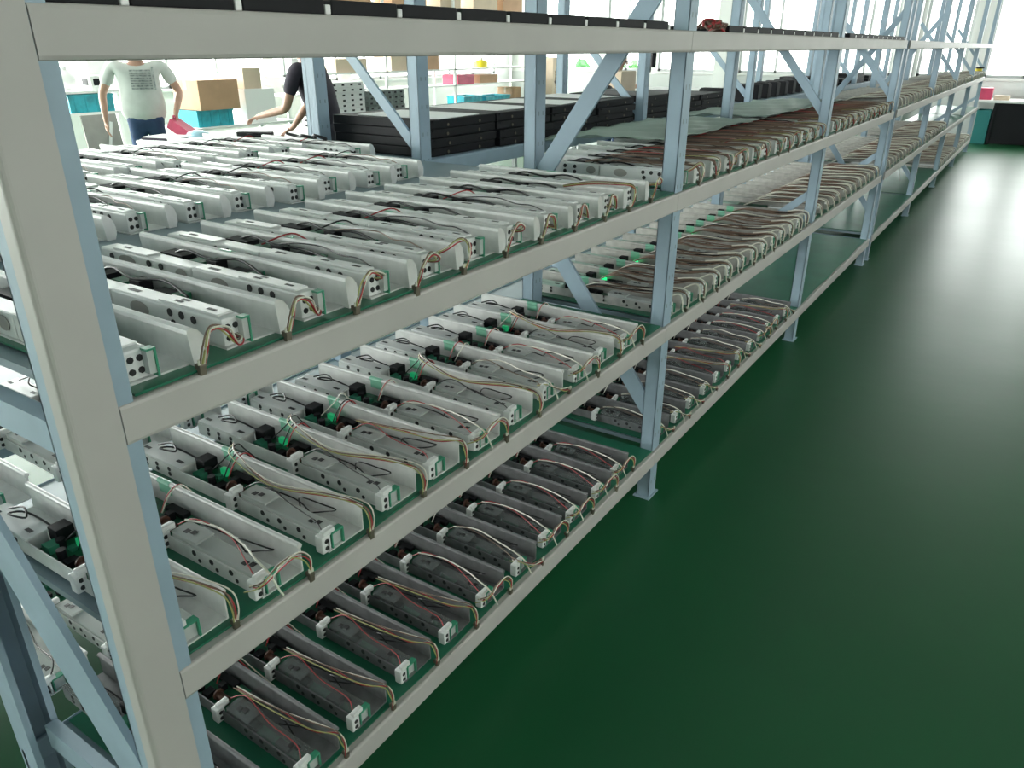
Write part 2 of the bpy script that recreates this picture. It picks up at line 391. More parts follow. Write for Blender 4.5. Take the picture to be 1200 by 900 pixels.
for bi, (a, b) in enumerate(BAYS):
    for z in (S1, S2, S3):
        if bi == 0: a2 = 0.495
        else: a2 = a
        green_mat(a2, b, z, 'green rubber mat on the %s, %s bay from the cream corner post' % (SN[z], BAYN[bi]))

# ------------------------------------------------------------------ the wired channel trays
def ushape(L0=-0.02, L1=-0.64):
    prof = [(-0.105, 0), (0.0, 0), (0.0, 0.060), (0.0035, 0.064), (0.0035, 0.069), (0.0, 0.072), (-0.004, 0.072), (-0.0065, 0.069), (-0.0065, 0.064),
            (-0.003, 0.060), (-0.003, 0.003), (-0.102, 0.003), (-0.102, 0.034), (-0.105, 0.034)]
    return prof
def split_prism(mb, prof, a, b, m=0):
    """concave U profile as convex strips"""
    mb.box((a, -0.094, 0), (b, 0.0, 0.003), m); mb.box((a, -0.094, 0.003), (b, -0.091, 0.031), m); mb.box((a, -0.003, 0.003), (b, 0.0, 0.051), m)
    r = [(-0.0015+0.0055*math.cos(2*PI*k/8), 0.0555+0.0055*math.sin(2*PI*k/8)) for k in range(8)]
    mb.prism(r, 'x', a, b, m, True); return mb
CH = split_prism(MB(), None, -0.64, -0.02).mesh('channel', M['alu'])
def cover_front():
    mb = MB().rbox((-0.275, -0.0905, 0.005), (-0.035, -0.052, 0.038), 0.003)
    mb.rbox((-0.275, -0.0905, 0.038), (-0.20, -0.049, 0.043), 0.0015)
    return mb.mesh('front_cover', M['clear'])
def cover_back():
    mb = MB().rbox((-0.638, -0.0935, 0.0315), (-0.475, -0.046, 0.037), 0.0012); mb.rbox((-0.638, -0.0905, 0.004), (-0.48, -0.052, 0.0313), 0.002)
    return mb.mesh('back_cover', M['plastic'])
def clip(x):
    mb = MB().rbox((x-0.020, -0.108, 0.003), (x, -0.086, 0.040), 0.003).rbox((x-0.014, -0.100, 0.034), (x-0.002, -0.072, 0.048), 0.0025)
    return mb
def discs():
    mb = MB()
    for x in (-0.60, -0.560, -0.515):
        for z in (0.011, 0.023): mb.cyl((x, -0.0936, z), (x, -0.0948, z), 0.0056, 8)
    for x in (-0.10, -0.155, -0.205):
        mb.cyl((x, -0.0936, 0.022), (x, -0.0948, 0.022), 0.0060, 8); mb.cyl((x+0.014, -0.0936, 0.010), (x+0.014, -0.0948, 0.010), 0.0045, 8)
    for x in (-0.24, -0.075): mb.rbox((x-0.014, -0.080, 0.0375), (x-0.002, -0.068, 0.0436 if x < -0.2 else 0.0386), 0.001).rbox((x+0.001, -0.076, 0.0375), (x+0.013, -0.064, 0.0436 if x < -0.2 else 0.0386), 0.001)
    for x in (-0.62, -0.50): mb.box((x-0.010, -0.078, 0.0368), (x+0.010, -0.070, 0.0376))
    for z in (0.013, 0.028): mb.cyl((-0.0215, -0.097, z), (-0.0193, -0.097, z), 0.0048, 8); mb.cyl((-0.2865, -0.097, z), (-0.2843, -0.097, z), 0.0048, 8)
    return mb
def endcap():
    mb = MB(); x0, x1 = -0.034, -0.020
    mb.box((x0, -0.083, 0.003), (x1, -0.0805, 0.038), 1); mb.box((x0, -0.0555, 0.003), (x1, -0.052, 0.038), 1); mb.box((x0, -0.0805, 0.0345), (x1, -0.0555, 0.038), 1)
    mb.box((x0, -0.0805, 0.004), (x1-0.006, -0.0555, 0.0345), 0)
    return mb
def wire(pts, r=0.0016, n=5, k=5): return MB().tube(smooth(pts, k), r, n)
def full_tray(var, dull=False):
    rr = random.Random(var)
    root = thing('channel_tray', 'x', 'tray')
    def link(me, name, parent=root, label=None):
        o = bpy.data.objects.new(name, me); COL.objects.link(o); o.parent = parent
        if label: o['label'] = label
        return o
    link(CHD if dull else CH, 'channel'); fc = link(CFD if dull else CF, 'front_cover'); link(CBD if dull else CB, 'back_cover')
    link(CLF, 'clip'); link(CLB, 'clip'); link(CAP, 'end_cap', label='green rimmed plastic end cap')
    d = link(DS, 'screw_recess'); d['kind'] = 'stuff'
    link(PCBm, 'circuit_board')
    cp = link(CAPm, 'capacitor'); c2 = link(CAPm, 'capacitor'); c2.location = (-0.035, 0.018, 0.0)
    link(RELm, 'relay'); link(COILm, 'coil'); link(TAPm, 'tape_band', label='pale green tape band'); link(LEDm, 'indicator_light') if (var % 2 == 0 and not dull) else None
    # front harness to the plug on the shelf edge
    j = lambda s=0.006: rr.uniform(-s, s)
    styles = var % 4
    def har(off):
        o = Vector(off)
        if styles == 0: p = [(-0.30, -0.045, 0.045), (-0.16, -0.04, 0.058), (-0.06, -0.03, 0.062), (-0.005, -0.018, 0.066), (0.008, -0.010, 0.045), (0.006, -0.006, 0.004)]
        elif styles == 1: p = [(-0.05, -0.085, 0.035), (-0.015, -0.09, 0.045), (0.008, -0.07, 0.032), (0.012, -0.03, 0.018), (0.008, -0.012, 0.010), (0.006, -0.006, 0.003)]
        elif styles == 2: p = [(-0.41, 0.004, 0.068), (-0.36, -0.03, 0.075), (-0.22, -0.055, 0.060), (-0.08, -0.025, 0.070), (-0.01, -0.008, 0.062), (0.008, -0.005, 0.035), (0.006, -0.006, 0.004)]
        else: p = [(-0.03, -0.112, 0.028), (-0.002, -0.100, 0.042), (0.002, -0.07, 0.058), (0.003, -0.03, 0.060), (0.008, -0.008, 0.040), (0.006, -0.006, 0.004)]
        return [Vector(q)+o*(0.35 if i == len(p)-1 else 1)+Vector((0, j(), abs(j()))) for i, q in enumerate(p)]
    for nm, mt, off in (('w', 'wyellow', (0, -0.006, 0)), ('w', 'wbrown', (0, -0.001, 0.003)), ('w', 'wwhite', (0.002, 0.004, 0.001)), ('w', 'wred', (0.001, 0.001, -0.003))):
        wire(har(off), 0.0014).build('wire', M[mt], root)
    # inner wiring
    wire([(-0.18, -0.02, 0.008), (-0.15, -0.040, 0.045+j()), (-0.095+j(0.02), -0.030, 0.046), (-0.075, -0.018, 0.035), (-0.12, -0.02+j(), 0.014), (-0.17+j(0.02), -0.035, 0.008)], 0.0016).build('wire', M['wblack'], root)
    wire([(-0.30, -0.03, 0.02), (-0.24, -0.035, 0.03+j()), (-0.17, -0.028, 0.026), (-0.10, -0.045, 0.014), (-0.055, -0.04, 0.008)], 0.0016).build('wire', M['wblack'], root)
    wire([(-0.30, -0.06, 0.03), (-0.25, -0.05, 0.055), (-0.16, -0.06+j(0.015), 0.046+j()), (-0.07, -0.075+j(), 0.044), (-0.03, -0.095, 0.040)], 0.0013).build('wire', M[('wred', 'wbrown', 'wblack', 'wred')[var % 4]], root)
    wire([(-0.60, -0.06, 0.043), (-0.56, -0.05, 0.055), (-0.53, -0.065+j(), 0.048), (-0.57, -0.075, 0.050), (-0.55, -0.05, 0.046), (-0.47, -0.04, 0.03), (-0.43, -0.05, 0.02)], 0.0022).build('wire', M['wblack'], root)
    for q, mt in enumerate(('wred', 'wwhite') if var % 2 else ('wblack', 'wred')):
        x = -0.385+0.012*q+j()
        wire([(x, -0.045, 0.020), (x+0.006, -0.025, 0.052+j()), (x+0.012, -0.002, 0.068), (x+0.022, 0.012, 0.050), (x+0.07, 0.018+j(), 0.018), (x+0.14, 0.022+j(), 0.006)], 0.0016).build('wire', M[mt], root)
    if styles in (1, 3):
        wire([(-0.28, -0.055, 0.046), (-0.20, -0.045, 0.060+j()), (-0.11, -0.060+j(), 0.058), (-0.05, -0.075, 0.060), (-0.012, -0.080, 0.050), (0.004, -0.076, 0.020), (0.006, -0.070, 0.004)], 0.0021).build('wire', M['wwhite'], root)
    if styles in (0, 2):
        wire([(-0.42, -0.05, 0.03), (-0.40, -0.02, 0.06), (-0.395, 0.004, 0.078), (-0.385, 0.020, 0.055), (-0.30, 0.028, 0.02), (-0.20, 0.026, 0.010), (-0.12, 0.030, 0.004)], 0.0016).build('wire', M['wblack' if var % 3 else 'wwhite'], root)
    p = PLUG.build('plug', [M['steel'], M['wwhite']], root)
    return remember(root)
CF, CB = cover_front(), cover_back()
def remat(me, m):
    n = me.copy(); n.materials.clear(); n.materials.append(m); return n
CBM, CHM = remat(CB, M['mint']), remat(CH, M['alum'])
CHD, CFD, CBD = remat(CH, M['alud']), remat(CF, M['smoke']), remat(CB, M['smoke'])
CLF, CLB = clip(-0.02).mesh('clip', M['plastic']), clip(-0.285).mesh('clip', M['plastic'])
CAP = endcap().mesh('end_cap', [M['clear'], M['rim']]); DS = discs().mesh('screw_recess', M['hole'])
PCBm = MB().box((-0.465, -0.086, 0.010), (-0.295, -0.010, 0.0125), 0).box((-0.45, -0.080, 0.0125), (-0.425, -0.055, 0.028), 1).box((-0.39, -0.03, 0.0125), (-0.33, -0.012, 0.022), 2).box((-0.46, -0.086, 0.003), (-0.455, -0.015, 0.010), 1).box((-0.305, -0.086, 0.003), (-0.30, -0.015, 0.010), 1).box((-0.375, -0.083, 0.0125), (-0.355, -0.060, 0.024), 2).box((-0.415, -0.052, 0.0125), (-0.40, -0.040, 0.020), 1).box((-0.36, -0.05, 0.0125), (-0.345, -0.036, 0.030), 2).box((-0.265, -0.085, 0.010), (-0.05, -0.058, 0.013), 0).box((-0.25, -0.082, 0.013), (-0.19, -0.062, 0.024), 2).box((-0.13, -0.08, 0.013), (-0.09, -0.064, 0.022), 2).mesh('circuit_board', [M['pcb'], M['rim'], M['black']])
CAPm = MB().cyl((-0.395, -0.072, 0.0125), (-0.395, -0.072, 0.034), 0.0085, 10).mesh('capacitor', M['black'])
RELm = MB().rbox((-0.478, -0.052, 0.0125), (-0.445, -0.018, 0.042), 0.002).mesh('relay', M['black'])
COILm = MB().cyl((-0.335, -0.066, 0.0225), (-0.305, -0.066, 0.0225), 0.010, 10).cyl((-0.339, -0.066, 0.0255), (-0.335, -0.066, 0.0255), 0.013, 10).mesh('coil', M['copper'])
TAPm = MB().box((-0.44, 0.0001, 0.03), (-0.40, 0.0012, 0.054)).prism([(-0.0015+0.0065*math.cos(2*PI*k/8), 0.0555+0.0065*math.sin(2*PI*k/8)) for k in range(8)], 'x', -0.44, -0.40).box((-0.44, -0.0042, 0.03), (-0.40, -0.0031, 0.054)).mesh('tape_band', M['tape'])
LEDm = MB().rbox((-0.415, -0.036, 0.0125), (-0.395, -0.024, 0.030), 0.002).mesh('indicator_light', M['led'])
LEDB = remat(LEDm, M['ledb'])
PLUG = MB().rbox((-0.004, -0.010, 0.002), (0.009, 0.001, 0.011), 0.0012, 0).rbox((0.0005, -0.010, -0.010), (0.008, 0.001, 0.003), 0.0012, 0).cyl((0.006, -0.0075, 0.010), (0.006, -0.0075, 0.018), 0.0026, 7, 1).cyl((0.006, -0.0015, 0.010), (0.006, -0.0015, 0.018), 0.0026, 7, 1)

def mid_tray(var):
    rr = random.Random(100+var); j = lambda s=0.008: rr.uniform(-s, s)
    root = thing('channel_tray', 'x', 'tray')
    def link(me, name):
        o = bpy.data.objects.new(name, me); COL.objects.link(o); o.parent = root; return o
    link(CHM, 'channel'); link(CF, 'front_cover'); link(CBM, 'back_cover'); link(DS, 'screw_recess')['kind'] = 'stuff'
    link(PCBm, 'circuit_board'); link(RELm, 'relay'); link(TAPm, 'tape_band'); link(CLF, 'clip'); link(CAP, 'end_cap')
    if var % 2: link(LEDB, 'indicator_light')
    for k in range(6):
        mt = (('wbrown', 'wblack', 'wbrown', 'wwhite'), ('wbrown', 'wbrown', 'wblack', 'wbrown'))[var % 2][k % 4]
        y = -0.085+0.015*k
        wire([(-0.40, y+j(), 0.035), (-0.33, y+j(), 0.062+j(.006)), (-0.22, y+j(.012), 0.060+j()), (-0.11, y+0.01+j(.012), 0.064+j(.006)), (-0.03, -0.03+0.004*k, 0.075), (0.004, -0.012, 0.06), (0.006, -0.006, 0.004)], 0.0024, 5, 4).build('wire', M[mt], root)
    wire([(-0.05, -0.07, 0.055), (-0.012, -0.06, 0.075), (0.004, -0.058, 0.060), (0.008, -0.055, 0.02), (0.006, -0.035, 0.004)], 0.0028).build('wire', M['wwhite'], root)
    wire([(-0.10, -0.02, 0.072), (-0.02, -0.008, 0.082), (0.010, -0.005, 0.060), (0.009, -0.005, 0.010)], 0.0028).build('wire', M['wwhite'], root)
    PLUG.build('plug', [M['steel'], M['wwhite']], root)
    return remember(root)
def back_tray(var):
    """second and third rows: channel, covers, little wiring"""
    root = thing('channel_tray', 'x', 'tray')
    def link(me, name):
        o = bpy.data.objects.new(name, me); COL.objects.link(o); o.parent = root; return o
    link(CH, 'channel'); link(CF, 'front_cover'); link(CB, 'back_cover'); link(DS, 'screw_recess')['kind'] = 'stuff'
    link(PCBm, 'circuit_board'); link(RELm, 'relay'); link(CLF, 'clip'); link(CLB, 'clip'); link(CAP, 'end_cap')
    if var % 2 == 0: wire([(-0.30, -0.05, 0.03), (-0.25, -0.03, 0.06), (-0.15, -0.05, 0.05), (-0.05, -0.06, 0.06), (-0.02, -0.10, 0.03)], 0.0018).build('wire', M['wblack'], root)
    wire([(-0.60, -0.06, 0.043), (-0.56, -0.05, 0.058), (-0.53, -0.065, 0.048), (-0.47, -0.04, 0.03), (-0.43, -0.05, 0.02)], 0.0022).build('wire', M['wblack'], root)
    return remember(root)
# the upper-shelf kind: a tall white casing beside a round-backed wall
def d_wall():
    mb = MB(); P = [(0.0, 0.0), (0.020, 0.0), (0.025, 0.012), (0.026, 0.026), (0.022, 0.042), (0.014, 0.053), (0.005, 0.058), (-0.003, 0.056), (-0.004, 0.050)]
    mb.prism(P, 'x', -0.64, -0.018, 0, False); mb.box((-0.64, -0.094, 0), (-0.03, 0.0, 0.003)); return mb.mesh('channel', M['alu'])
def casing():
    mb = MB().rbox((-0.64, -0.092, 0.003), (-0.335, -0.054, 0.045), 0.004).rbox((-0.33, -0.093, 0.003), (-0.035, -0.056, 0.048), 0.004)
    mb.rbox((-0.20, -0.088, 0.048), (-0.05, -0.060, 0.0515), 0.001).rbox((-0.60, -0.088, 0.045), (-0.48, -0.058, 0.0485), 0.001)
    return mb.mesh('casing', M['plastic'])
def casing_marks():
    mb = MB()
    for x, z in ((-0.105, 0.034), (-0.135, 0.036), (-0.165, 0.036), (-0.160, 0.018), (-0.43, 0.034), (-0.43, 0.016), (-0.47, 0.034), (-0.47, 0.016), (-0.60, 0.03)):
        mb.cyl((x, -0.0922, z), (x, -0.0942, z), 0.0068, 9, 0)
    for x, L in ((-0.25, 0.026), (-0.545, 0.030), (-0.365, 0.018)):
        mb.prism([(x+L*math.cos(2*PI*k/14), 0.027+0.013*math.sin(2*PI*k/14)) for k in range(14)], 'z', 0, 1, 1) if False else mb.add([(x+L*math.cos(2*PI*k/14), -0.0941+0.001*q, 0.027+0.013*math.sin(2*PI*k/14)) for q in (0, 1) for k in range(14)], [tuple(range(14))]+[(k, (k+1) % 14, 14+(k+1) % 14, 14+k) for k in range(14)], 1)
    for y in (-0.084, -0.070):
        for z in (0.016, 0.034): mb.cyl((-0.0352, y, z), (-0.0335, y, z), 0.005, 8, 0)
    mb.box((-0.17, -0.080, 0.0512), (-0.150, -0.074, 0.0520), 0).box((-0.165, -0.070, 0.0512), (-0.145, -0.064, 0.0520), 0).box((-0.09, -0.078, 0.0512), (-0.07, -0.072, 0.0520), 0).box((-0.58, -0.078, 0.0482), (-0.555, -0.071, 0.0490), 0).box((-0.30, -0.079, 0.0477), (-0.27, -0.071, 0.0485), 0)
    return mb.mesh('screw_recess', [M['hole'], M['grey']])
def cap2():
    mb = MB().box((-0.0345, -0.066, 0.010), (-0.022, -0.0555, 0.0455), 0).box((-0.0345, -0.0555, 0.004), (-0.020, -0.0525, 0.0475), 1).box((-0.0345, -0.067, 0.0445), (-0.020, -0.0555, 0.0475), 1)
    return mb.mesh('end_cap', [M['clear'], M['rim']])
DWm, CAm, CMm, C2m = d_wall(), casing(), casing_marks(), cap2()
TP2 = MB().prism([(0.0265*math.cos(a)-0.001+0.0*a, 0.031+0.0285*math.sin(a)) for a in [math.radians(-20+14*k) for k in range(9)]]+[(0.0, 0.058)], 'x', -0.37, -0.335).mesh('tape_band', M['tape'])
def tall_tray(var, front=True, brown=False):
    rr = random.Random(300+var); j = lambda q=0.006: rr.uniform(-q, q)
    root = thing('channel_tray', 'x', 'tray')
    def link(me, name):
        o = bpy.data.objects.new(name, me); COL.objects.link(o); o.parent = root; return o
    link(DWm, 'channel'); link(CAm, 'casing'); link(CMm, 'screw_recess')['kind'] = 'stuff'; link(C2m, 'end_cap')
    MB().box((-0.52, -0.052, 0.0035), (-0.12, -0.005, 0.010), 0).box((-0.50, -0.046, 0.010), (-0.43, -0.012, 0.044), 1).box((-0.41, -0.044, 0.010), (-0.37, -0.012, 0.040), 0).box((-0.36, -0.04, 0.010), (-0.33, -0.014, 0.046), 1).box((-0.30, -0.046, 0.010), (-0.25, -0.012, 0.036), 1).box((-0.24, -0.040, 0.010), (-0.22, -0.014, 0.040), 0).build('circuit_board', [M['pcb'], M['black']], root)
    if var % 2 == 0: link(TP2, 'tape_band')
    wire([(-0.50, -0.03, 0.030), (-0.44, -0.024+j(), 0.052), (-0.36, -0.030+j(), 0.046), (-0.28, -0.022, 0.050+j()), (-0.20, -0.035, 0.040)], 0.0028).build('wire', M['wblack'], root)
    if var % 3 != 1: wire([(-0.40, -0.03, 0.040), (-0.345, 0.006, 0.064), (-0.32, 0.034, 0.045), (-0.25, 0.050+j(.01), 0.030), (-0.16, 0.045+j(.01), 0.040), (-0.08, 0.035+j(), 0.020)], 0.0018).build('wire', M[('wred', 'wblack', 'wblack')[var % 3]], root); wire([(-0.38, -0.02, 0.040), (-0.30, -0.03+j(.012), 0.056), (-0.22, -0.02+j(.012), 0.060), (-0.15, -0.045, 0.056), (-0.10, -0.05, 0.058), (-0.055, -0.06, 0.050)], 0.0015).build('wire', M[('wblack', 'wred', 'wbrown')[var % 3]], root)
    if brown:
        for k in range(5): wire([(-0.42, -0.03+j(), 0.045), (-0.34, -0.05+0.022*k+j(), 0.058+j(.003)), (-0.22, -0.06+0.022*k+j(.015), 0.062), (-0.10, -0.05+0.018*k+j(.01), 0.064), (-0.02, -0.02+0.006*k, 0.062), (0.004, -0.012, 0.04), (0.006, -0.006, 0.004)], 0.0026, 5, 4).build('wire', M[('wbrown', 'wbrown', 'wblack', 'wbrown', 'wred' if var % 2 else 'wbrown')[k]], root)
    if front:
        st = var % 4
        for nm, mt, off in ((0, 'wyellow', (0, -0.004, 0)), (1, 'wbrown', (0, -0.001, 0.003)), (2, 'wwhite', (0.001, 0.003, 0.001)), (3, 'wred', (0.001, 0.001, -0.003))):
            o = Vector(off)
            if st == 0: p = [(-0.045, 0.082, 0.032), (-0.010, 0.078, 0.038), (0.006, 0.060, 0.050), (0.010, 0.036, 0.062), (0.012, 0.014, 0.052), (0.012, 0.002, 0.030), (0.006, -0.004, 0.004)]
            elif st == 1: p = [(-0.20, -0.030, 0.050), (-0.13, -0.012, 0.062), (-0.05, 0.004, 0.066), (0.004, 0.008, 0.062), (0.014, 0.004, 0.034), (0.006, -0.004, 0.004)]
            elif st == 2: p = [(-0.034, -0.058, 0.040), (-0.012, -0.040, 0.052), (0.0, -0.012, 0.066), (0.010, 0.006, 0.058), (0.013, 0.004, 0.030), (0.006, -0.004, 0.004)]
            else: p = [(-0.045, 0.088, 0.018), (-0.016, 0.084, 0.018), (0.004, 0.060, 0.022), (0.012, 0.038, 0.050), (0.013, 0.016, 0.058), (0.013, 0.003, 0.034), (0.006, -0.004, 0.004)]
            p = [Vector(q)+o*(0.35 if i == len(p)-1 else 1)+Vector((0, j(.004), abs(j(.004)))) for i, q in enumerate(p)]
            wire(p, 0.0015).build('wire', M[mt], root)
        if brown: wire([(-0.06, -0.02, 0.060), (-0.01, -0.004, 0.066), (0.012, 0.002, 0.052), (0.010, 0.0, 0.008)], 0.003).build('wire', M['wwhite'], root)
        PLUG.build('plug', [M['steel'], M['wwhite']], root)
    return remember(root)
def far_tray(var):
    rr = random.Random(200+var); j = lambda s=0.012: rr.uniform(-s, s)
    mb = MB(); split_prism(mb, None, -0.64, -0.02, 0); mb.box((-0.275, -0.0905, 0.006), (-0.035, -0.052, 0.040), 1); mb.box((-0.638, -0.0905, 0.004), (-0.46, -0.03, 0.037), 5)
    mb.box((-0.46, -0.088, 0.004), (-0.30, -0.012, 0.03), 2)
    for k in range(6):
        y = -0.09+0.016*k
        mb.tube(smooth([(-0.42, y+j(), 0.03), (-0.33, y+j(), 0.066+j(.006)), (-0.18, y+j(), 0.072+j(.008)), (-0.03, y*0.6-0.01, 0.076+j(.006)), (0.004, y*0.5-0.01, 0.05), (0.006, -0.01, 0.004)], 3), 0.004, 4, 3 if k % 3 else 4)
    return mb.mesh('channel_tray', [M['alum'], M['plastic'], M['pcb'], M['wbrown'], M['wwhite'], M['mint']])
FULL = [full_tray(v) for v in range(8)]
TALL = [tall_tray(v) for v in range(8)]
TALLB = [tall_tray(v, True, True) for v in range(4)]
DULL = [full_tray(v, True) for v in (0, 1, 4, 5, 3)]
MID = [mid_tray(v) for v in range(4)]
BACK = [tall_tray(v, False) for v in (0, 1, 2, 5)]
BACK2 = [back_tray(v) for v in range(2)]
FARM = [far_tray(v) for v in range(4)]
used = set()
def place(proto, x, y, z, label, group, rz=None):
    if proto in used: o = copy_tree(proto)
    else: o = proto; used.add(proto)
    o.location = (x, y, z+MT); o.rotation_euler = (0, 0, R.uniform(-0.012, 0.012) if rz is None else rz)
    tag(o, label, 'tray', group); return o
def place_far(k, x, y, z, label, group):
    o = bpy.data.objects.new('channel_tray', FARM[k % 4]); COL.objects.link(o); o.location = (x, y, z+MT); o.rotation_euler = (0, 0, R.uniform(-0.015, 0.015))
    return tag(o, label, 'tray', group)
SG = {S1: 'wired channel trays along the front of the second shelf', S2: 'wired channel trays along the front of the third shelf', S3: 'wired channel trays along the bottom shelf'}
STY = {S1: (0, 1, 3, 5, 7, 4, 2), S2: (2, 1, 0, 6, 5, 4, 3), S3: (1, 0, 5, 4, 1)}
cnt = 0
def row(z, bi, n, y_first, step, kind, x=0.0):
    global cnt
    for k in range(n):
        y = y_first+k*step+R.uniform(-0.006, 0.006)
        lab = '%s wired aluminium channel tray from the near end, front row, %s bay, %s' % (ordw(k+1), BAYN[bi], SN[z])
        xx = x+R.uniform(-0.006, 0.004)-0.010
        cnt += 1
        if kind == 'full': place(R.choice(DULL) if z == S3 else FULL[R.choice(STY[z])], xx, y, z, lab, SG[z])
        elif kind == 'tall': place(R.choice(TALL), xx, y, z, lab, SG[z])
        elif kind == 'brown': place(R.choice(TALLB), xx, y, z, lab, SG[z])
        elif kind == 'mid': place(MID[cnt % 4], xx, y, z, lab, SG[z])
        else: place_far(cnt, xx, y, z, lab, SG[z])
row(S1, 0, 11, 0.600, 0.1575, 'tall')
row(S2, 0, 11, 0.582, 0.1600, 'full')
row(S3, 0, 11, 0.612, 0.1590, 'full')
row(S1, 1, 12, 2.56, 0.1570, 'brown')
row(S2, 1, 12, 2.56, 0.1570, 'mid')
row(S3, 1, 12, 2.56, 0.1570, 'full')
row(S1, 2, 12, 4.60, 0.1570, 'brown')
row(S2, 2, 12, 4.60, 0.1570, 'far')
for b in (3, 4, 5, 6): row(S1, b, 12, BAYS[b][0]+0.13, 0.162, 'far')
for b in (3, 4): row(S2, b, 12, BAYS[b][0]+0.13, 0.162, 'far')
for b in (5, 6): row(S3, b, 12, BAYS[b][0]+0.13, 0.162, 'far')
G2 = 'wired channel trays behind the front row'
def brow(z, n, y0, x0, which, skip=(), dz=0.0):
    for k in range(n):
        if k in skip: continue
        place(BACK[R.randrange(4)] if z == S1 else BACK2[k % 2], x0+R.uniform(-0.02, 0.02), y0+k*0.157+R.uniform(-0.006, 0.006), z+dz,
              '%s wired channel tray from the near end, %s row back, nearest bay, %s' % (ordw(k+1), which, SN[z]), G2)
brow(S1, 10, 0.600, -0.755, 'second', dz=0.0225); brow(S1, 11, 0.560, -1.44, 'third', dz=0.0225)
brow(S2, 5, 0.600, -0.665, 'second'); brow(S3, 4, 0.600, -0.665, 'second')
place(BACK[0], -1.20, 2.245, S1+0.0225, 'white wired channel tray lying alone behind the rows, beside the blue posts, upper shelf', G2)

for o in [p for p in FULL+DULL+MID+BACK+BACK2+TALL+TALLB if p not in used]:
    for c in list(o.children): bpy.data.objects.remove(c)
    bpy.data.objects.remove(o)

# ------------------------------------------------------------------ trays on the top shelf
G0 = 'black lidded trays along the top shelf'
def black_lidded(y, label):
    t = thing('lidded_tray', label, 'tray', (-0.014, y, S0), 0, G0)
    o = bpy.data.objects.new('lid', LIDm); COL.objects.link(o); o.parent = t
    o = bpy.data.objects.new('side_rail', RAILm); COL.objects.link(o); o.parent = t; o['label'] = 'white aluminium side rail'
LIDm = MB().rbox((-0.55, 0.0, 0.0), (0.0, 0.148, 0.021), 0.002).mesh('lid', M['black'])
RAILm = MB().rbox((-0.55, 0.149, 0.0), (0.001, 0.160, 0.014), 0.002).mesh('side_rail', M['alu'])
for bi in range(3):
    for k in range(11 if bi == 0 else 11):
        y = BAYS[bi][0]+0.125*(bi > 0)+0.163*k+(-0.04 if bi == 0 else 0)
        if bi == 1 and k == 0: continue
        black_lidded(y, '%s black lidded tray from the near end, %s bay, top shelf' % (ordw(k+1), BAYN[bi]))
wb = MB(); rr = random.Random(5)
for k in range(14):
    y0 = 2.60+rr.uniform(-0.03, 0.03); p = []
    for i in range(8): p.append((-0.05+rr.uniform(-0.03, 0.03), y0+0.17*i/7+rr.uniform(-0.02, 0.02), S0+0.006+0.02*rr.random()+0.012*math.sin(i*0.9)))
    wb.tube(smooth(p, 3), 0.004, 5, 0 if k % 3 else 1)
tag(wb.build('wire_bundle', [M['wbrown'], M['wred']]), 'tangled red brown wire bundle lying on the top shelf past the second front post', 'wires')

# ------------------------------------------------------------------ what lies on the blue rack behind
GB = 'black trays stacked on the blue rack'
TRm = MB().rbox((-0.53, 0.0, 0.0), (0.0, 0.46, 0.034), 0.003).mesh('tray_shell', M['black'])
RIBm = MB().box((0.0005, 0.02, 0.024), (0.004, 0.44, 0.031)).mesh('rim', M['black'])
STm = MB().cyl((0.0, 0.12, 0.012), (0.003, 0.12, 0.012), 0.006, 8).cyl((0.0, 0.34, 0.012), (0.003, 0.34, 0.012), 0.006, 8).mesh('latch', M['steel'])
ys = [2.455, 2.925, 3.395, 3.865, 4.475, 4.945, 5.415]
for i, y in enumerate(ys):
    n = 4 if i < 5 else 3
    for k in range(n):
        nm = ['lowest', 'second from the bottom', 'third from the bottom', 'topmost'][k if k < n-1 else 3]
        t = thing('flat_tray', 'flat black tray, %s in the %s black stack on the blue rack' % (nm, ordw(i+1)), 'tray', (-1.085+R.uniform(-0.012, 0.012), y, SC+0.0355*k), 0, GB)
        for me in (TRm, RIBm, STm):
            o = bpy.data.objects.new(me.name, me); COL.objects.link(o); o.parent = t
for i, (x, y, a) in enumerate(((-1.30, 2.50, 0.06), (-1.36, 3.02, -0.05), (-1.32, 3.50, 0.1), (-1.40, 4.02, -0.04))):
    o = MB().box((-0.21, 0.0, 0.0), (0.21, 0.30, 0.003)).build('paper_sheet', M['paper'], loc=(x, y, SC+0.1415)); o.rotation_euler = (0, 0, a)
    tag(o, 'white paper sheet lying on the %s black tray stack' % ordw(i+1), 'paper', 'paper sheets on the black trays')
for k in range(8):
    y = 5.98+0.30*k if k < 1 else 6.56+0.27*(k-1)
    b = MB().rbox((-0.20, 0.0, 0.0), (0.0, 0.10, 0.115), 0.004); 
    o = b.build('upright_block', M['black'], loc=(-1.12, y, SC)); o['n'] = k
    del o['n']
    MB().rbox((-0.19, 0.012, 0.115), (-0.01, 0.088, 0.122), 0.002).build('cap', M['black'], o)
    tag(o, '%s upright black block from the near end, standing on the blue rack' % ordw(k+1), 'block', 'upright black blocks')
for i, (y, n) in enumerate(((8.60, 2), (9.20, 3), (9.85, 2), (10.65, 3), (11.40, 2))):
    for k in range(n):
        t = thing('flat_tray', 'flat black tray, %s up in the %s far pile beyond the upright black blocks' % (ordw(k+1), ordw(i+1)), 'tray', (-1.085, y, SC+0.0355*k), 0, GB)
        for me in (TRm, RIBm, STm):
            o = bpy.data.objects.new(me.name, me); COL.objects.link(o); o.parent = t
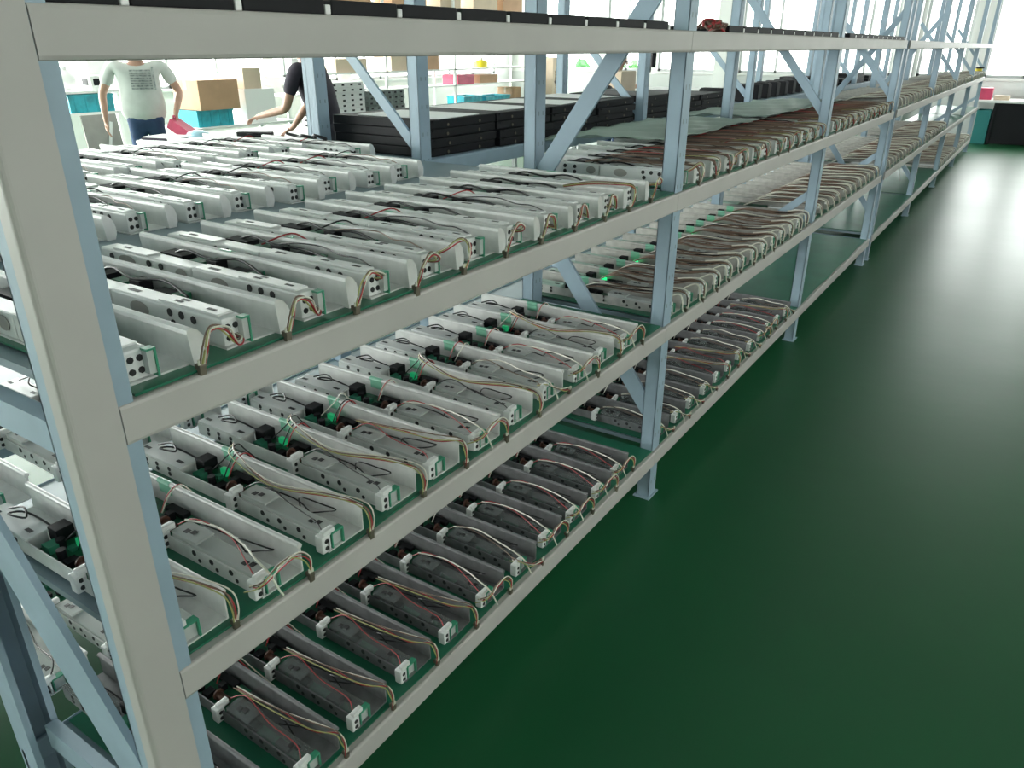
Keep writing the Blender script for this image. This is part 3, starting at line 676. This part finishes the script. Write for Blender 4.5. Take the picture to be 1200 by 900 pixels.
# pale film draped over the rear ends of the trays
def film(name, y0, y1, label):
    nx, ny = 16, 40; vs = []; fs = []; r = random.Random(3)
    for i in range(ny+1):
        for j in range(nx+1):
            u = j/nx; x = -0.36-0.66*u; y = y0+(y1-y0)*i/ny
            z = S1+0.070-0.012*u+0.008*math.sin(i*0.9+u*3)*(0.4+u)+0.004*math.sin(j*1.7+i*0.3)
            if u > 0.55: z -= 0.03*(u-0.55)/0.45
            vs.append((x, y, z+0.004))
    for i in range(ny):
        for j in range(nx): a = i*(nx+1)+j; fs.append((a, a+1, a+nx+2, a+nx+1))
    o = MB().add(vs, fs, 0, True).build(name, M['film']); md = o.modifiers.new('thickness', 'SOLIDIFY'); md.thickness = 0.0015
    tag(o, label, 'plastic sheet', 'pale plastic sheets over the trays')
film('plastic_film', 3.10, 4.38, 'pale green plastic sheet over the tray backs in the second bay, upper shelf')
film('plastic_film', 4.48, 6.40, 'pale green plastic sheet over the tray backs in the third bay, upper shelf')
# a black cable coil on the lone tray
tag(wire([(-1.62, 2.19, SC+0.085), (-1.56, 2.20, SC+0.076), (-1.52, 2.18, SC+0.084), (-1.47, 2.20, SC+0.076), (-1.44, 2.17, SC+0.090), (-1.40, 2.19, SC+0.078), (-1.43, 2.21, SC+0.074)], 0.006).build('cable_piece', M['wblack']), 'short black cable curled on top of the lone tray', 'cable')
# white tie hanging from the middle front beam far down
tag(MB().bar((0.006, 7.25, S2-0.03), (0.012, 7.42, S2-0.16), 0.010, 0.004, (0, 1, 0)).build('cable_tie', M['paper']), 'white strip hanging aslant below the middle front beam of the far rack', 'strip')

# ------------------------------------------------------------------ workshop behind the racks
def table(name, label, x0, x1, y0, y1, z, mt='paper', leg='frame', h=0.03):
    t = thing(name, label, 'table', ((x0+x1)/2, (y0+y1)/2, 0)); cx, cy = (x0+x1)/2, (y0+y1)/2
    MB().rbox((x0-cx, y0-cy, z-h), (x1-cx, y1-cy, z), 0.004).build('table_top', M[mt], t)
    for a in (x0+0.05, x1-0.05):
        for b in (y0+0.05, y1-0.05): MB().box((a-cx-0.02, b-cy-0.02, 0), (a-cx+0.02, b-cy+0.02, z-h)).build('leg', M[leg], t)
    MB().box((x0-cx+0.05, y0-cy+0.04, z-h-0.06), (x1-cx-0.05, y0-cy+0.06, z-h)).build('apron', M[leg], t); return t
def carton(label, x0, x1, y0, y1, z0, z1, mt='card', group=None, tape=True):
    t = thing('carton', label, 'box', ((x0+x1)/2, (y0+y1)/2, z0), 0, group); a, b, h = (x1-x0)/2, (y1-y0)/2, z1-z0
    MB().rbox((-a, -b, 0), (a, b, h-0.004), 0.003).build('box_body', M[mt], t)
    MB().box((-a+0.002, -b+0.002, h-0.004), (-0.002, b-0.002, h)).build('flap', M[mt], t); MB().box((0.002, -b+0.002, h-0.004), (a-0.002, b-0.002, h)).build('flap', M[mt], t)
    if tape: MB().box((-0.025, -b-0.001, h*0.7), (0.025, -b, h)).box((-0.025, -b, h), (0.025, b, h+0.0008)).build('packing_tape', M['cardp'], t)
    return t
def crate(label, x0, x1, y0, y1, z0, z1, mt='teal', group=None):
    t = thing('plastic_crate', label, 'crate', ((x0+x1)/2, (y0+y1)/2, z0), 0, group); a, b, h = (x1-x0)/2, (y1-y0)/2, z1-z0; w_ = 0.012
    MB().box((-a, -b, 0), (a, b, w_)).box((-a, -b, w_), (-a+w_, b, h)).box((a-w_, -b, w_), (a, b, h)).box((-a+w_, -b, w_), (a-w_, -b+w_, h)).box((-a+w_, b-w_, w_), (a-w_, b, h)).build('crate_shell', M[mt], t)
    MB().box((-a-0.01, -b-0.01, h-0.02), (-a, b+0.01, h)).box((a, -b-0.01, h-0.02), (a+0.01, b+0.01, h)).box((-a, -b-0.01, h-0.02), (a, -b, h)).box((-a, b, h-0.02), (a, b+0.01, h)).build('rim', M[mt], t)
    for k in range(4): q = -b+(k+0.5)*2*b/4; MB().box((a, q-0.008, 0.01), (a+0.006, q+0.008, h-0.02)).build('rib', M[mt], t)
    return t
def shelving(label, x0, x1, ys, zs, top):
    t = thing('open_shelving', label, 'shelving', (x0, ys[0], 0)); ox, oy = x0, ys[0]
    for y in ys:
        for x in (x0, x1): MB().box((x-ox-0.02, y-oy-0.02, 0), (x-ox+0.02, y-oy+0.02, top)).build('post', M['paper'], t)
    for z in zs: MB().box((x0-ox-0.02, ys[0]-oy-0.02, z-0.025), (x1-ox+0.02, ys[-1]-oy+0.02, z)).build('shelf', M['paper'], t)
    return t
shelving('white open shelving behind the man in the printed shirt', -8.25, -7.82, (4.45, 5.40), (0.35, 0.90, 1.12), 1.55)
crate('teal crate on the white shelving left of the man in the printed shirt', -8.15, -7.82, 4.62, 5.12, 0.90, 1.085)
t = thing('white_bundle', 'rounded white bag on the top board of the small white shelving', 'bag', (-8.0, 4.72, 1.12)); MB().ball((0, 0, 0.11), 0.11, 0.12, 0.11).build('bag_body', M['paper'], t); MB().ball((0.02, 0, 0.225), 0.03, 0.04, 0.03, 8, 6).build('knot', M['paper'], t)
t = thing('small_instrument', 'small white instrument with a dark screen on the white shelving', 'instrument', (-7.95, 5.02, 1.12)); MB().rbox((-0.10, -0.10, 0), (0.10, 0.10, 0.15), 0.006).build('housing', M['paper'], t); MB().box((0.10, -0.07, 0.05), (0.103, 0.045, 0.12)).box((-0.07, -0.103, 0.05), (0.045, -0.10, 0.12)).build('screen', M['black'], t); MB().cyl((0.10, 0.075, 0.085), (0.115, 0.075, 0.085), 0.012, 8).build('knob', M['black'], t)
t = thing('leaning_board', 'grey board leaning against the front of the white shelving', 'board', (-7.72, 4.66, 0)); MB().bar((0.10, 0.19, 0.0), (0.0, 0.19, 0.88), 0.40, 0.02, (0, 1, 0)).build('panel', M['grey'], t); MB().bar((0.115, 0.10, 0.15), (0.04, 0.30, 0.80), 0.03, 0.012, (0, 1, 0)).build('strap', M['paper'], t)
table('packing_table', 'white packing table under the cartons behind the workers', -8.35, -7.6, 5.85, 7.55, 0.65)
crate('teal crate under the large brown carton on the packing table', -8.1, -7.68, 6.06, 6.58, 0.65, 0.845)
carton('large plain brown carton resting on a teal crate behind the workers', -8.15, -7.64, 6.10, 6.68, 0.846, 1.19, 'card')
carton('white carton on the packing table beside the large brown carton', -8.1, -7.7, 6.82, 7.30, 0.65, 1.06, 'paper')
carton('pale tan carton on top of the white carton', -8.08, -7.74, 6.86, 7.14, 1.062, 1.31, 'cardp')
table('work_table', 'long white work table between the two standing workers', -6.20, -5.06, 4.35, 7.45, 0.76)
GP = 'slotted panels stacked on the work table'
PNm = MB().rbox((-0.23, -0.25, 0), (0.23, 0.25, 0.050), 0.004).mesh('slotted_panel', M['paper'])
PNg = MB().rbox((-0.23, -0.30, 0), (0.23, 0.30, 0.050), 0.004).mesh('slotted_panel', M['greyd'])
def slots(n, L):
    mb = MB()
    for k in range(n):
        y = -L+(k+0.5)*2*L/n; mb.box((0.2295, y-0.018, 0.016), (0.2315, y+0.018, 0.034))
    for k in range(4): x = -0.17+k*0.11; mb.box((x-0.018, -L-0.0015, 0.016), (x+0.018, -L+0.0005, 0.034))
    return mb.mesh('slot', M['black'])
SLw, SLg = slots(4, 0.25), slots(6, 0.30)
for k in range(9):
    o = tag(bpy.data.objects.new('slotted_panel', PNm), '%s panel from the bottom of the white slotted stack on the work table' % ordw(k+1), 'panel', GP); COL.objects.link(o); o.location = (-5.53+R.uniform(-0.012, 0.012), 6.25, 0.761+0.0515*k)
    c = bpy.data.objects.new('slot', SLw); COL.objects.link(c); c.parent = o
for k in range(7):
    o = tag(bpy.data.objects.new('slotted_panel', PNg), '%s panel from the bottom of the grey slotted stack on the work table' % ordw(k+1), 'panel', GP); COL.objects.link(o); o.location = (-5.53+R.uniform(-0.012, 0.012), 6.85, 0.761+0.0515*k)
    c = bpy.data.objects.new('slot', SLg); COL.objects.link(c); c.parent = o
t = thing('tool_case', 'flat dark tool case lying by the leaning worker on the work table', 'case', (-5.45, 5.10, 0.761), 0.5); MB().rbox((-0.17, -0.05, 0), (0.17, 0.05, 0.05), 0.008).build('case_body', M['black'], t); MB().tube(smooth([(-0.05, -0.05, 0.03), (-0.04, -0.08, 0.035), (0.04, -0.08, 0.035), (0.05, -0.05, 0.03)]), 0.007).build('handle', M['black'], t)
t = thing('display_tray', 'flat dark-edged white tray on the work table before the man in the printed shirt', 'panel', (-5.98, 4.52, 0.761), 0.25); MB().rbox((-0.20, -0.14, 0), (0.20, 0.14, 0.02), 0.003).build('panel_body', M['shirtd'], t); MB().rbox((-0.19, -0.13, 0.0205), (0.19, 0.13, 0.028), 0.002).build('top_sheet', M['paper'], t)
tag(MB().ball((-5.72, 4.66, 0.80), 0.13, 0.10, 0.045).build('plastic_bag', M['bag']), 'pale blue plastic bag crumpled on the work table', 'bag')
# tall shelving far back
shelving('tall white shelving loaded with boxes along the window side', -9.0, -8.5, (8.2, 10.4, 12.3, 14.95), (0.40, 0.90, 1.18, 2.18), 2.6)
crate('shorter teal crate low on the tall white shelving', -8.9, -8.49, 12.56, 13.16, 0.40, 0.68); crate('longer teal crate low on the tall white shelving', -8.9, -8.49, 13.30, 14.16, 0.40, 0.65)
t = thing('plastic_case', 'crimson plastic case on the tall white shelving', 'case', (-8.7, 12.66, 0.90)); MB().rbox((-0.18, -0.26, 0), (0.2, 0.26, 0.17), 0.01).build('case_body', M['pink'], t); MB().rbox((-0.185, -0.265, 0.12), (0.205, 0.265, 0.135), 0.004).build('lid_seam', M['pink'], t)
carton('small brown carton beside the crimson case', -8.9, -8.52, 13.15, 13.75, 0.90, 1.05)
carton('dark brown carton low on the tall white shelving', -8.9, -8.52, 14.30, 14.62, 0.40, 0.78)
carton('upright tan carton at the far end of the tall white shelving', -8.3, -7.9, 14.9, 15.2, 0.0, 1.35, 'cardp')
t = thing('bottle', 'yellow bottle on the tall white shelving', 'bottle', (-8.7, 13.42, 1.18)); MB().tube([(0, 0, 0), (0, 0, 0.10), (0, 0, 0.13), (0, 0, 0.14)], [0.14, 0.14, 0.08, 0.05], 12).build('bottle_body', M['yellow'], t); MB().cyl((0, 0, 0.14), (0, 0, 0.18), 0.045, 10).build('cap', M['paper'], t)
for i, (y, l, h, mt) in enumerate(((8.5, 0.7, 0.35, 'cardp'), (9.4, 0.8, 0.42, 'card'), (10.7, 0.9, 0.38, 'card'), (12.0, 0.6, 0.3, 'cardp'), (13.0, 0.8, 0.4, 'cardp'), (14.0, 0.7, 0.36, 'card'))):
    carton('%s carton from the near end on the top board of the tall shelving' % ordw(i+1), -8.95, -8.55, y, y+l, 2.18, 2.18+h, mt, 'cartons on the top board')
for i, (y, l, h, mt) in enumerate(((8.4, 0.6, 0.22, 'paper'), (9.3, 0.7, 0.2, 'cardp'), (10.6, 0.6, 0.35, 'cardp'), (11.4, 0.5, 0.3, 'card'))):
    carton('%s carton from the near end on the waist-high board of the tall shelving' % ordw(i+1), -8.95, -8.55, y, y+l, 1.18, 1.18+h, mt, 'cartons on the waist-high board')
# bench with fan, lamp and box
table('workbench', 'white workbench beyond the blue rack carrying the inspection lamp', -3.95, -3.10, 7.3, 11.3, 1.03, 'paper')
t = thing('desk_fan', 'small black desk fan on the near end of the workbench', 'fan', (-3.5, 7.63, 1.03), -0.9)
MB().cyl((0, 0, 0), (0, 0, 0.02), 0.07, 14).build('base', M['black'], t); MB().cyl((0, 0, 0.02), (0, 0, 0.16), 0.012, 8).build('stem', M['black'], t); MB().cyl((0, 0.04, 0.23), (0, -0.03, 0.23), 0.035, 10).build('motor', M['black'], t)
for k in range(5):
    a = 2*PI*k/5; MB().bar((0, -0.035, 0.23), (0.095*math.cos(a), -0.045, 0.23+0.095*math.sin(a)), 0.05, 0.003, (-math.sin(a), 0.35, math.cos(a))).build('blade', M['black'], t)
MB().tube([(0.105*math.cos(2*PI*k/16), -0.04, 0.23+0.105*math.sin(2*PI*k/16)) for k in range(17)], 0.005, 5).build('guard_ring', M['black'], t)
t = thing('inspection_lamp', 'tall black inspection lamp stand on the far end of the workbench', 'lamp', (-3.5, 9.82, 1.03), -0.5)
MB().cyl((0, 0, 0), (0, 0, 0.03), 0.10, 12).build('base', M['black'], t); MB().cyl((0, 0, 0.03), (0, 0, 0.44), 0.025, 8).build('pole', M['black'], t); MB().bar((0, 0, 0.42), (0.16, 0, 0.45), 0.06, 0.05, (0, 1, 0)).build('arm', M['black'], t); MB().rbox((-0.05, -0.05, 0.24), (0.05, 0.05, 0.32), 0.01).build('head', M['black'], t); MB().cyl((0.14, 0, 0.30), (0.14, 0, 0.43), 0.035, 10).build('lamp_shade', M['black'], t)
carton('kraft carton on the workbench in front of the seated dark-haired worker', -3.72, -3.42, 8.95, 9.36, 1.03, 1.30, 'cardp')
MBg = thing('parts_bin', 'dark grey bin of small parts on the workbench left of the kraft carton', 'bin', (-3.5, 8.62, 1.03)); MB().rbox((-0.14, -0.22, 0), (0.14, 0.2, 0.09), 0.006).build('bin_shell', M['greyd'], MBg); MB().ball((0, 0, 0.09), 0.11, 0.17, 0.05, 9, 6).build('contents', M['black'], MBg)
# far right corner
t = thing('desk', 'black desk with a pale top against the far wall at the end of the aisle', 'desk', (0.8, 16.8, 0))
MB().rbox((-0.98, -0.45, 0.69), (0.9, 0.42, 0.73), 0.004).build('desk_top', M['paper'], t); MB().box((-0.62, -0.40, 0.02), (0.86, -0.37, 0.69)).build('front_panel', M['black'], t); MB().box((-0.64, -0.42, 0), (-0.60, 0.40, 0.69)).build('side_panel', M['black'], t); MB().box((0.86, -0.42, 0), (0.90, 0.40, 0.69)).build('side_panel', M['black'], t); MB().box((-0.05, -0.405, 0.12), (-0.0, -0.40, 0.55)).build('edge_strip', M['greyd'], t)
for x in (-0.94, -0.94): pass
MB().box((-0.96, -0.40, 0), (-0.92, -0.36, 0.69)).build('leg', M['frame'], t); MB().box((-0.96, 0.34, 0), (-0.92, 0.38, 0.69)).build('leg', M['frame'], t)
crate('dark teal crate standing under the left end of the black desk', -0.08, 0.14, 16.42, 16.85, 0.0, 0.56, 'teald')
carton('dark red box on the left end of the far desk', -0.14, 0.08, 16.5, 16.8, 0.73, 0.92, 'pink', tape=False)
carton('tan box on the far desk right of the dark red box', 0.12, 0.36, 16.5, 16.75, 0.73, 0.80, 'cardp')
t = thing('wire_spool', 'yellow wire spool standing at the far end of the upper shelf', 'spool', (-0.10, 14.80, S1)); MB().cyl((0, 0, 0), (0, 0, 0.02), 0.08, 14).build('flange', M['black'], t); MB().cyl((0, 0, 0.02), (0, 0, 0.12), 0.06, 14).build('winding', M['yellow'], t); MB().cyl((0, 0, 0.12), (0, 0, 0.14), 0.08, 14).build('flange', M['black'], t)
# trees outside the far left windows
for i, (x, y, h, r) in enumerate(((-11.6, 22.5, 0.95, 0.75), (-13.4, 24.0, 1.0, 0.8), (-10.2, 24.0, 0.95, 0.7))):
    t = thing('bush', '%s sunlit bush from the left seen through the far windows' % ordw(i+1), 'bush', (x, y, -0.2), 0, 'bushes outside the far windows')
    MB().tube([(0, 0, 0), (0.05, 0, h*0.4), (0, 0.1, h*0.7)], [0.05, 0.04, 0.02], 8).build('trunk', M['trunk'], t)
    mb = MB(); r2 = random.Random(i)
    for k in range(380):
        a = r2.uniform(0, 2*PI); e = math.acos(r2.uniform(-1, 1)); rad = r*r2.uniform(0.6, 1.0)
        c = Vector((rad*math.sin(e)*math.cos(a), rad*math.sin(e)*math.sin(a), h*0.75+rad*0.9*math.cos(e))); u = Vector((r2.uniform(-1, 1), r2.uniform(-1, 1), r2.uniform(-1, 1))).normalized(); v = u.orthogonal().normalized(); q = 0.13
        mb.add([c-u*q, c-v*q*0.6, c+u*q, c+v*q*0.6], [(0, 1, 2, 3)])
    f = mb.build('foliage', M['leaf'], t, kind='stuff')

# ------------------------------------------------------------------ people
def skinned(name, verts, edges, rad, mt, parent=None, levels=2, root=0):
    me = bpy.data.meshes.new(name); me.from_pydata([tuple(v) for v in verts], edges, []); me.materials.append(M[mt])
    o = bpy.data.objects.new(name, me); COL.objects.link(o)
    md = o.modifiers.new('skin', 'SKIN'); md.use_smooth_shade = True
    for i, sv in enumerate(me.skin_vertices[0].data):
        r = rad[i]; sv.radius = (r, r) if not isinstance(r, tuple) else r; sv.use_root = (i == root)
    sd = o.modifiers.new('smooth', 'SUBSURF'); sd.levels = levels; sd.render_levels = levels
    if parent: o.parent = parent
    return o
def lerp(a, b, t): return Vector(a)*(1-t)+Vector(b)*t
class Fig:
    """local axes: +y the way the person faces, +x their right hand, z up"""
    def __init__(s): s.v = []; s.e = []; s.r = []
    def add(s, p, r, to=None):
        s.v.append(Vector(p)); s.r.append(r)
        if to is not None: s.e.append((to, len(s.v)-1))
        return len(s.v)-1
def hand(f, wrist, d, palm_n, thumb, curl=0.5, sc_=1.0):
    """palm and five separate fingers; d: pointing direction, palm_n: palm normal, thumb: thumb side"""
    d = Vector(d).normalized(); n = Vector(palm_n); n = (n-d*n.dot(d)).normalized(); t = Vector(thumb); t = (t-d*t.dot(d)-n*t.dot(n)).normalized()
    W = f.v[wrist]; palm = f.add(W+d*0.05*sc_, (0.021*sc_, 0.015*sc_), wrist); kn = f.add(W+d*0.078*sc_, (0.024*sc_, 0.012*sc_), palm)
    for k, (off, L) in enumerate(((0.030, 0.070), (0.010, 0.078), (-0.010, 0.072), (-0.029, 0.056))):
        b = f.add(W+d*0.100*sc_+t*off*sc_, 0.0085*sc_, kn); dd = (d+n*curl*0.5).normalized(); m = f.add(f.v[b]+dd*L*0.45*sc_, 0.008*sc_, b); dd = (d+n*curl*1.4).normalized(); f.add(f.v[m]+dd*L*0.5*sc_, 0.0065*sc_, m)
    b = f.add(W+d*0.045*sc_+t*0.034*sc_, 0.010*sc_, palm); m = f.add(f.v[b]+(d*0.7+t*0.6+n*0.2)*0.032*sc_, 0.009*sc_, b); f.add(f.v[m]+(d+n*0.3)*0.030*sc_, 0.0075*sc_, m)
def person(label, loc, rz, H, J, mats, hands, group='people working in the workshop', extra=None):
    """J: joints in metres (local): hip, chest, neck, head, shoulder_/elbow_/wrist_ r and l, knee_/ankle_ r and l"""
    t = thing('person', label, 'person', loc, rz, group)
    f = Fig(); k = H/1.7
    hip = f.add(J['hip'], (0.145*k, 0.105*k)); wa = f.add(lerp(J['hip'], J['chest'], 0.45), (0.130*k, 0.092*k), hip); ch = f.add(J['chest'], (0.150*k, 0.105*k), wa)
    nk = f.add(J['neck'], 0.055*k, ch); hd = Vector(J['head']); up = (hd-Vector(J['neck'])).normalized()
    h0 = f.add(lerp(J['neck'], hd, 0.55), (0.052*k, 0.055*k), nk); h1 = f.add(hd, (0.078*k, 0.092*k), h0); h2 = f.add(hd+up*0.075*k, (0.066*k, 0.075*k), h1)
    ar = {}
    for s_ in 'rl':
        sh = f.add(J['shoulder_'+s_], 0.062*k, ch); el = f.add(J['elbow_'+s_], 0.040*k, sh); fa = f.add(lerp(J['elbow_'+s_], J['wrist_'+s_], 0.35), 0.039*k, el); wr = f.add(J['wrist_'+s_], 0.026*k, fa); ar[s_] = wr
        hp = f.add(Vector(J['hip'])+Vector((0.085*k*(1 if s_ == 'r' else -1), 0, -0.06*k)), 0.085*k, hip); kn = f.add(J['knee_'+s_], 0.058*k, hp); cf = f.add(lerp(J['knee_'+s_], J['ankle_'+s_], 0.35), 0.055*k, kn); an = f.add(J['ankle_'+s_], 0.036*k, cf); f.add(Vector(J['ankle_'+s_])+Vector((0.01, 0.13*k, -0.04*k)), (0.040*k, 0.026*k), an)
        d, n, th, cu = hands[s_]; hand(f, wr, d, n, th, cu, k)
    skinned('body', f.v, f.e, f.r, 'skin', t)
    # clothes: shirt with short sleeves, trousers, shoes
    g = Fig(); c0 = g.add(lerp(J['hip'], J['chest'], -0.30), (0.190*k*mats.get('w', 1), 0.145*k)); c1 = g.add(lerp(J['hip'], J['chest'], 0.45), (0.185*k*mats.get('w', 1), 0.138*k), c0); c2 = g.add(J['chest'], (0.190*k*mats.get('w', 1), 0.138*k), c1); g.add(lerp(J['chest'], J['neck'], 0.72), (0.085*k, 0.075*k), c2)
    for s_ in 'rl':
        a = g.add(J['shoulder_'+s_], 0.078*k, c2); g.add(lerp(J['shoulder_'+s_], J['elbow_'+s_], 0.72), 0.066*k, a)
    shirt = skinned('shirt', g.v, g.e, g.r, mats['shirt'], t, 2)
    g = Fig(); c0 = g.add(Vector(J['hip'])+Vector((0, 0, 0.06*k)), (0.165*k*mats.get('w', 1), 0.122*k)); c1 = g.add(Vector(J['hip'])-Vector((0, 0, 0.03*k)), (0.165*k*mats.get('w', 1), 0.122*k), c0)
    for s_ in 'rl':
        hp = g.add(Vector(J['hip'])+Vector((0.088*k*(1 if s_ == 'r' else -1), 0, -0.09*k)), 0.098*k, c1); kn = g.add(J['knee_'+s_], 0.075*k, hp); g.add(Vector(J['ankle_'+s_])+Vector((0, 0, 0.02)), 0.062*k, kn)
    skinned('trousers', g.v, g.e, g.r, 'navy' if mats.get('tr') is None else mats['tr'], t, 2)
    for s_ in 'rl':
        a = Vector(J['ankle_'+s_]); MB().ball((a.x, a.y+0.06*k, 0.045*k), 0.048*k, 0.135*k, 0.045*k, 12, 8).build('shoe', M['black'], t)
    # face and hair (head looks along +y)
    fwd = Vector(J.get('look', (0, 1, 0))).normalized(); rt = fwd.cross(Vector((0, 0, 1))).normalized()
    F_ = hd+fwd*0.088*k
    for sgn in (1, -1):
        e = hd+rt*0.032*k*sgn+fwd*0.080*k; MB().ball(e, 0.012*k, 0.012*k, 0.009*k, 8, 6).build('eye', M['eye'], t)
        e = hd+rt*0.082*k*sgn; MB().ball(e, 0.014*k, 0.020*k, 0.032*k, 8, 6).build('ear', M['skin'], t)
    MB().ball(F_+Vector((0, 0, -0.025*k)), 0.014*k, 0.018*k, 0.022*k, 8, 6).build('nose', M['skin'], t)
    MB().ball(F_+Vector((0, 0, -0.065*k))-fwd*0.010, 0.024*k, 0.010*k, 0.006*k, 8, 6).build('mouth', M['wbrown'], t)
    MB().ball(hd-fwd*0.022*k+Vector((0, 0, 0.030*k)), 0.093*k, 0.098*k, 0.088*k, 14, 10).build('hair', M['hair'], t)
    return t, shirt
# the man with the crimson case, facing the viewer
J1 = dict(hip=(0, 0, 0.90), chest=(0, 0.0, 1.24), neck=(0, 0.01, 1.46), head=(0, 0.03, 1.60), shoulder_r=(0.23, 0, 1.40), shoulder_l=(-0.23, 0, 1.40),
          elbow_r=(0.36, -0.02, 1.12), wrist_r=(0.37, 0.06, 0.88), elbow_l=(-0.37, -0.02, 1.13), wrist_l=(-0.29, 0.14, 0.92),
          knee_r=(0.10, 0.02, 0.49), ankle_r=(0.11, 0, 0.09), knee_l=(-0.10, 0.02, 0.49), ankle_l=(-0.11, 0, 0.09))
t, shirt1 = person('man in a pale printed t-shirt and navy trousers holding a crimson case', (-6.85, 4.86, 0), math.radians(-122), 1.7, J1, dict(shirt='shirtw', w=1.28),
       dict(r=((0, 0.1, -1), (-1, 0, 0), (0, 1, 0), 0.5), l=((-0.1, 0.3, -1), (1, 0, 0), (0, 1, 0), 0.8)))
pr = MB()
for k in range(8):
    z = 1.17+0.024*k; pr.box((-0.12, 0.136, z), (0.075, 0.146, z+0.015))
pr.box((-0.15, 0.130, 1.16), (-0.132, 0.144, 1.38)); pr.build('shirt_print', M['print'], shirt1)
t = thing('handheld_case', 'crimson plastic case held in the hand of the man in the printed shirt', 'case', (-6.85, 4.86, 0), math.radians(-122))
MB().bar((-0.24, 0.17, 0.85), (-0.41, 0.27, 0.72), 0.15, 0.10, (0.6, 0.8, 0)).build('case_body', M['pink'], t); MB().tube(smooth([(-0.26, 0.14, 0.88), (-0.265, 0.15, 0.91), (-0.275, 0.19, 0.91), (-0.28, 0.20, 0.88)]), 0.008).build('handle', M['pink'], t)
# the bending worker in dark plum, facing the work table (-x)
J2 = dict(hip=(0, -0.10, 0.92), chest=(0, 0.0, 1.25), neck=(0, 0.09, 1.49), head=(0, 0.16, 1.62), shoulder_r=(0.19, 0.05, 1.41), shoulder_l=(-0.19, 0.08, 1.41),
          elbow_r=(0.25, 0.20, 1.08), wrist_r=(0.20, 0.36, 0.86), elbow_l=(-0.23, 0.19, 1.06), wrist_l=(-0.14, 0.50, 0.99),
          knee_r=(0.11, -0.05, 0.49), ankle_r=(0.12, -0.06, 0.09), knee_l=(-0.11, -0.05, 0.49), ankle_l=(-0.12, -0.06, 0.09), look=(0, 0.8, -0.5))
person('worker in a dark plum t-shirt leaning over the work table with both arms out', (-4.64, 5.18, 0), math.radians(112), 1.68, J2, dict(shirt='shirtd', tr='shirtd'),
       dict(r=((-0.1, 1, -0.55), (0, -0.3, -1), (-1, 0, 0), 0.4), l=((0.1, 1, -0.35), (0, -0.3, -1), (1, 0, 0), 0.6)))
# the dark-haired worker at the bench
J3 = dict(hip=(0, 0, 0.78), chest=(0, 0.05, 1.08), neck=(0, 0.09, 1.26), head=(0, 0.14, 1.39), shoulder_r=(0.17, 0.06, 1.20), shoulder_l=(-0.17, 0.06, 1.20),
          elbow_r=(0.24, 0.14, 0.98), wrist_r=(0.12, 0.34, 1.06), elbow_l=(-0.24, 0.14, 0.98), wrist_l=(-0.10, 0.34, 1.06),
          knee_r=(0.10, 0.04, 0.43), ankle_r=(0.10, 0, 0.08), knee_l=(-0.10, 0.04, 0.43), ankle_l=(-0.10, 0, 0.08), look=(-0.3, 1, -0.2))
person('dark-haired worker in a blue shirt standing behind the workbench', (-4.42, 10.75, 0), math.radians(-100), 1.5, J3, dict(shirt='shirtb'),
       dict(r=((-0.1, 1, 0), (0, 0, -1), (-1, 0, 0), 0.4), l=((0.1, 1, 0), (0, 0, -1), (1, 0, 0), 0.4)))
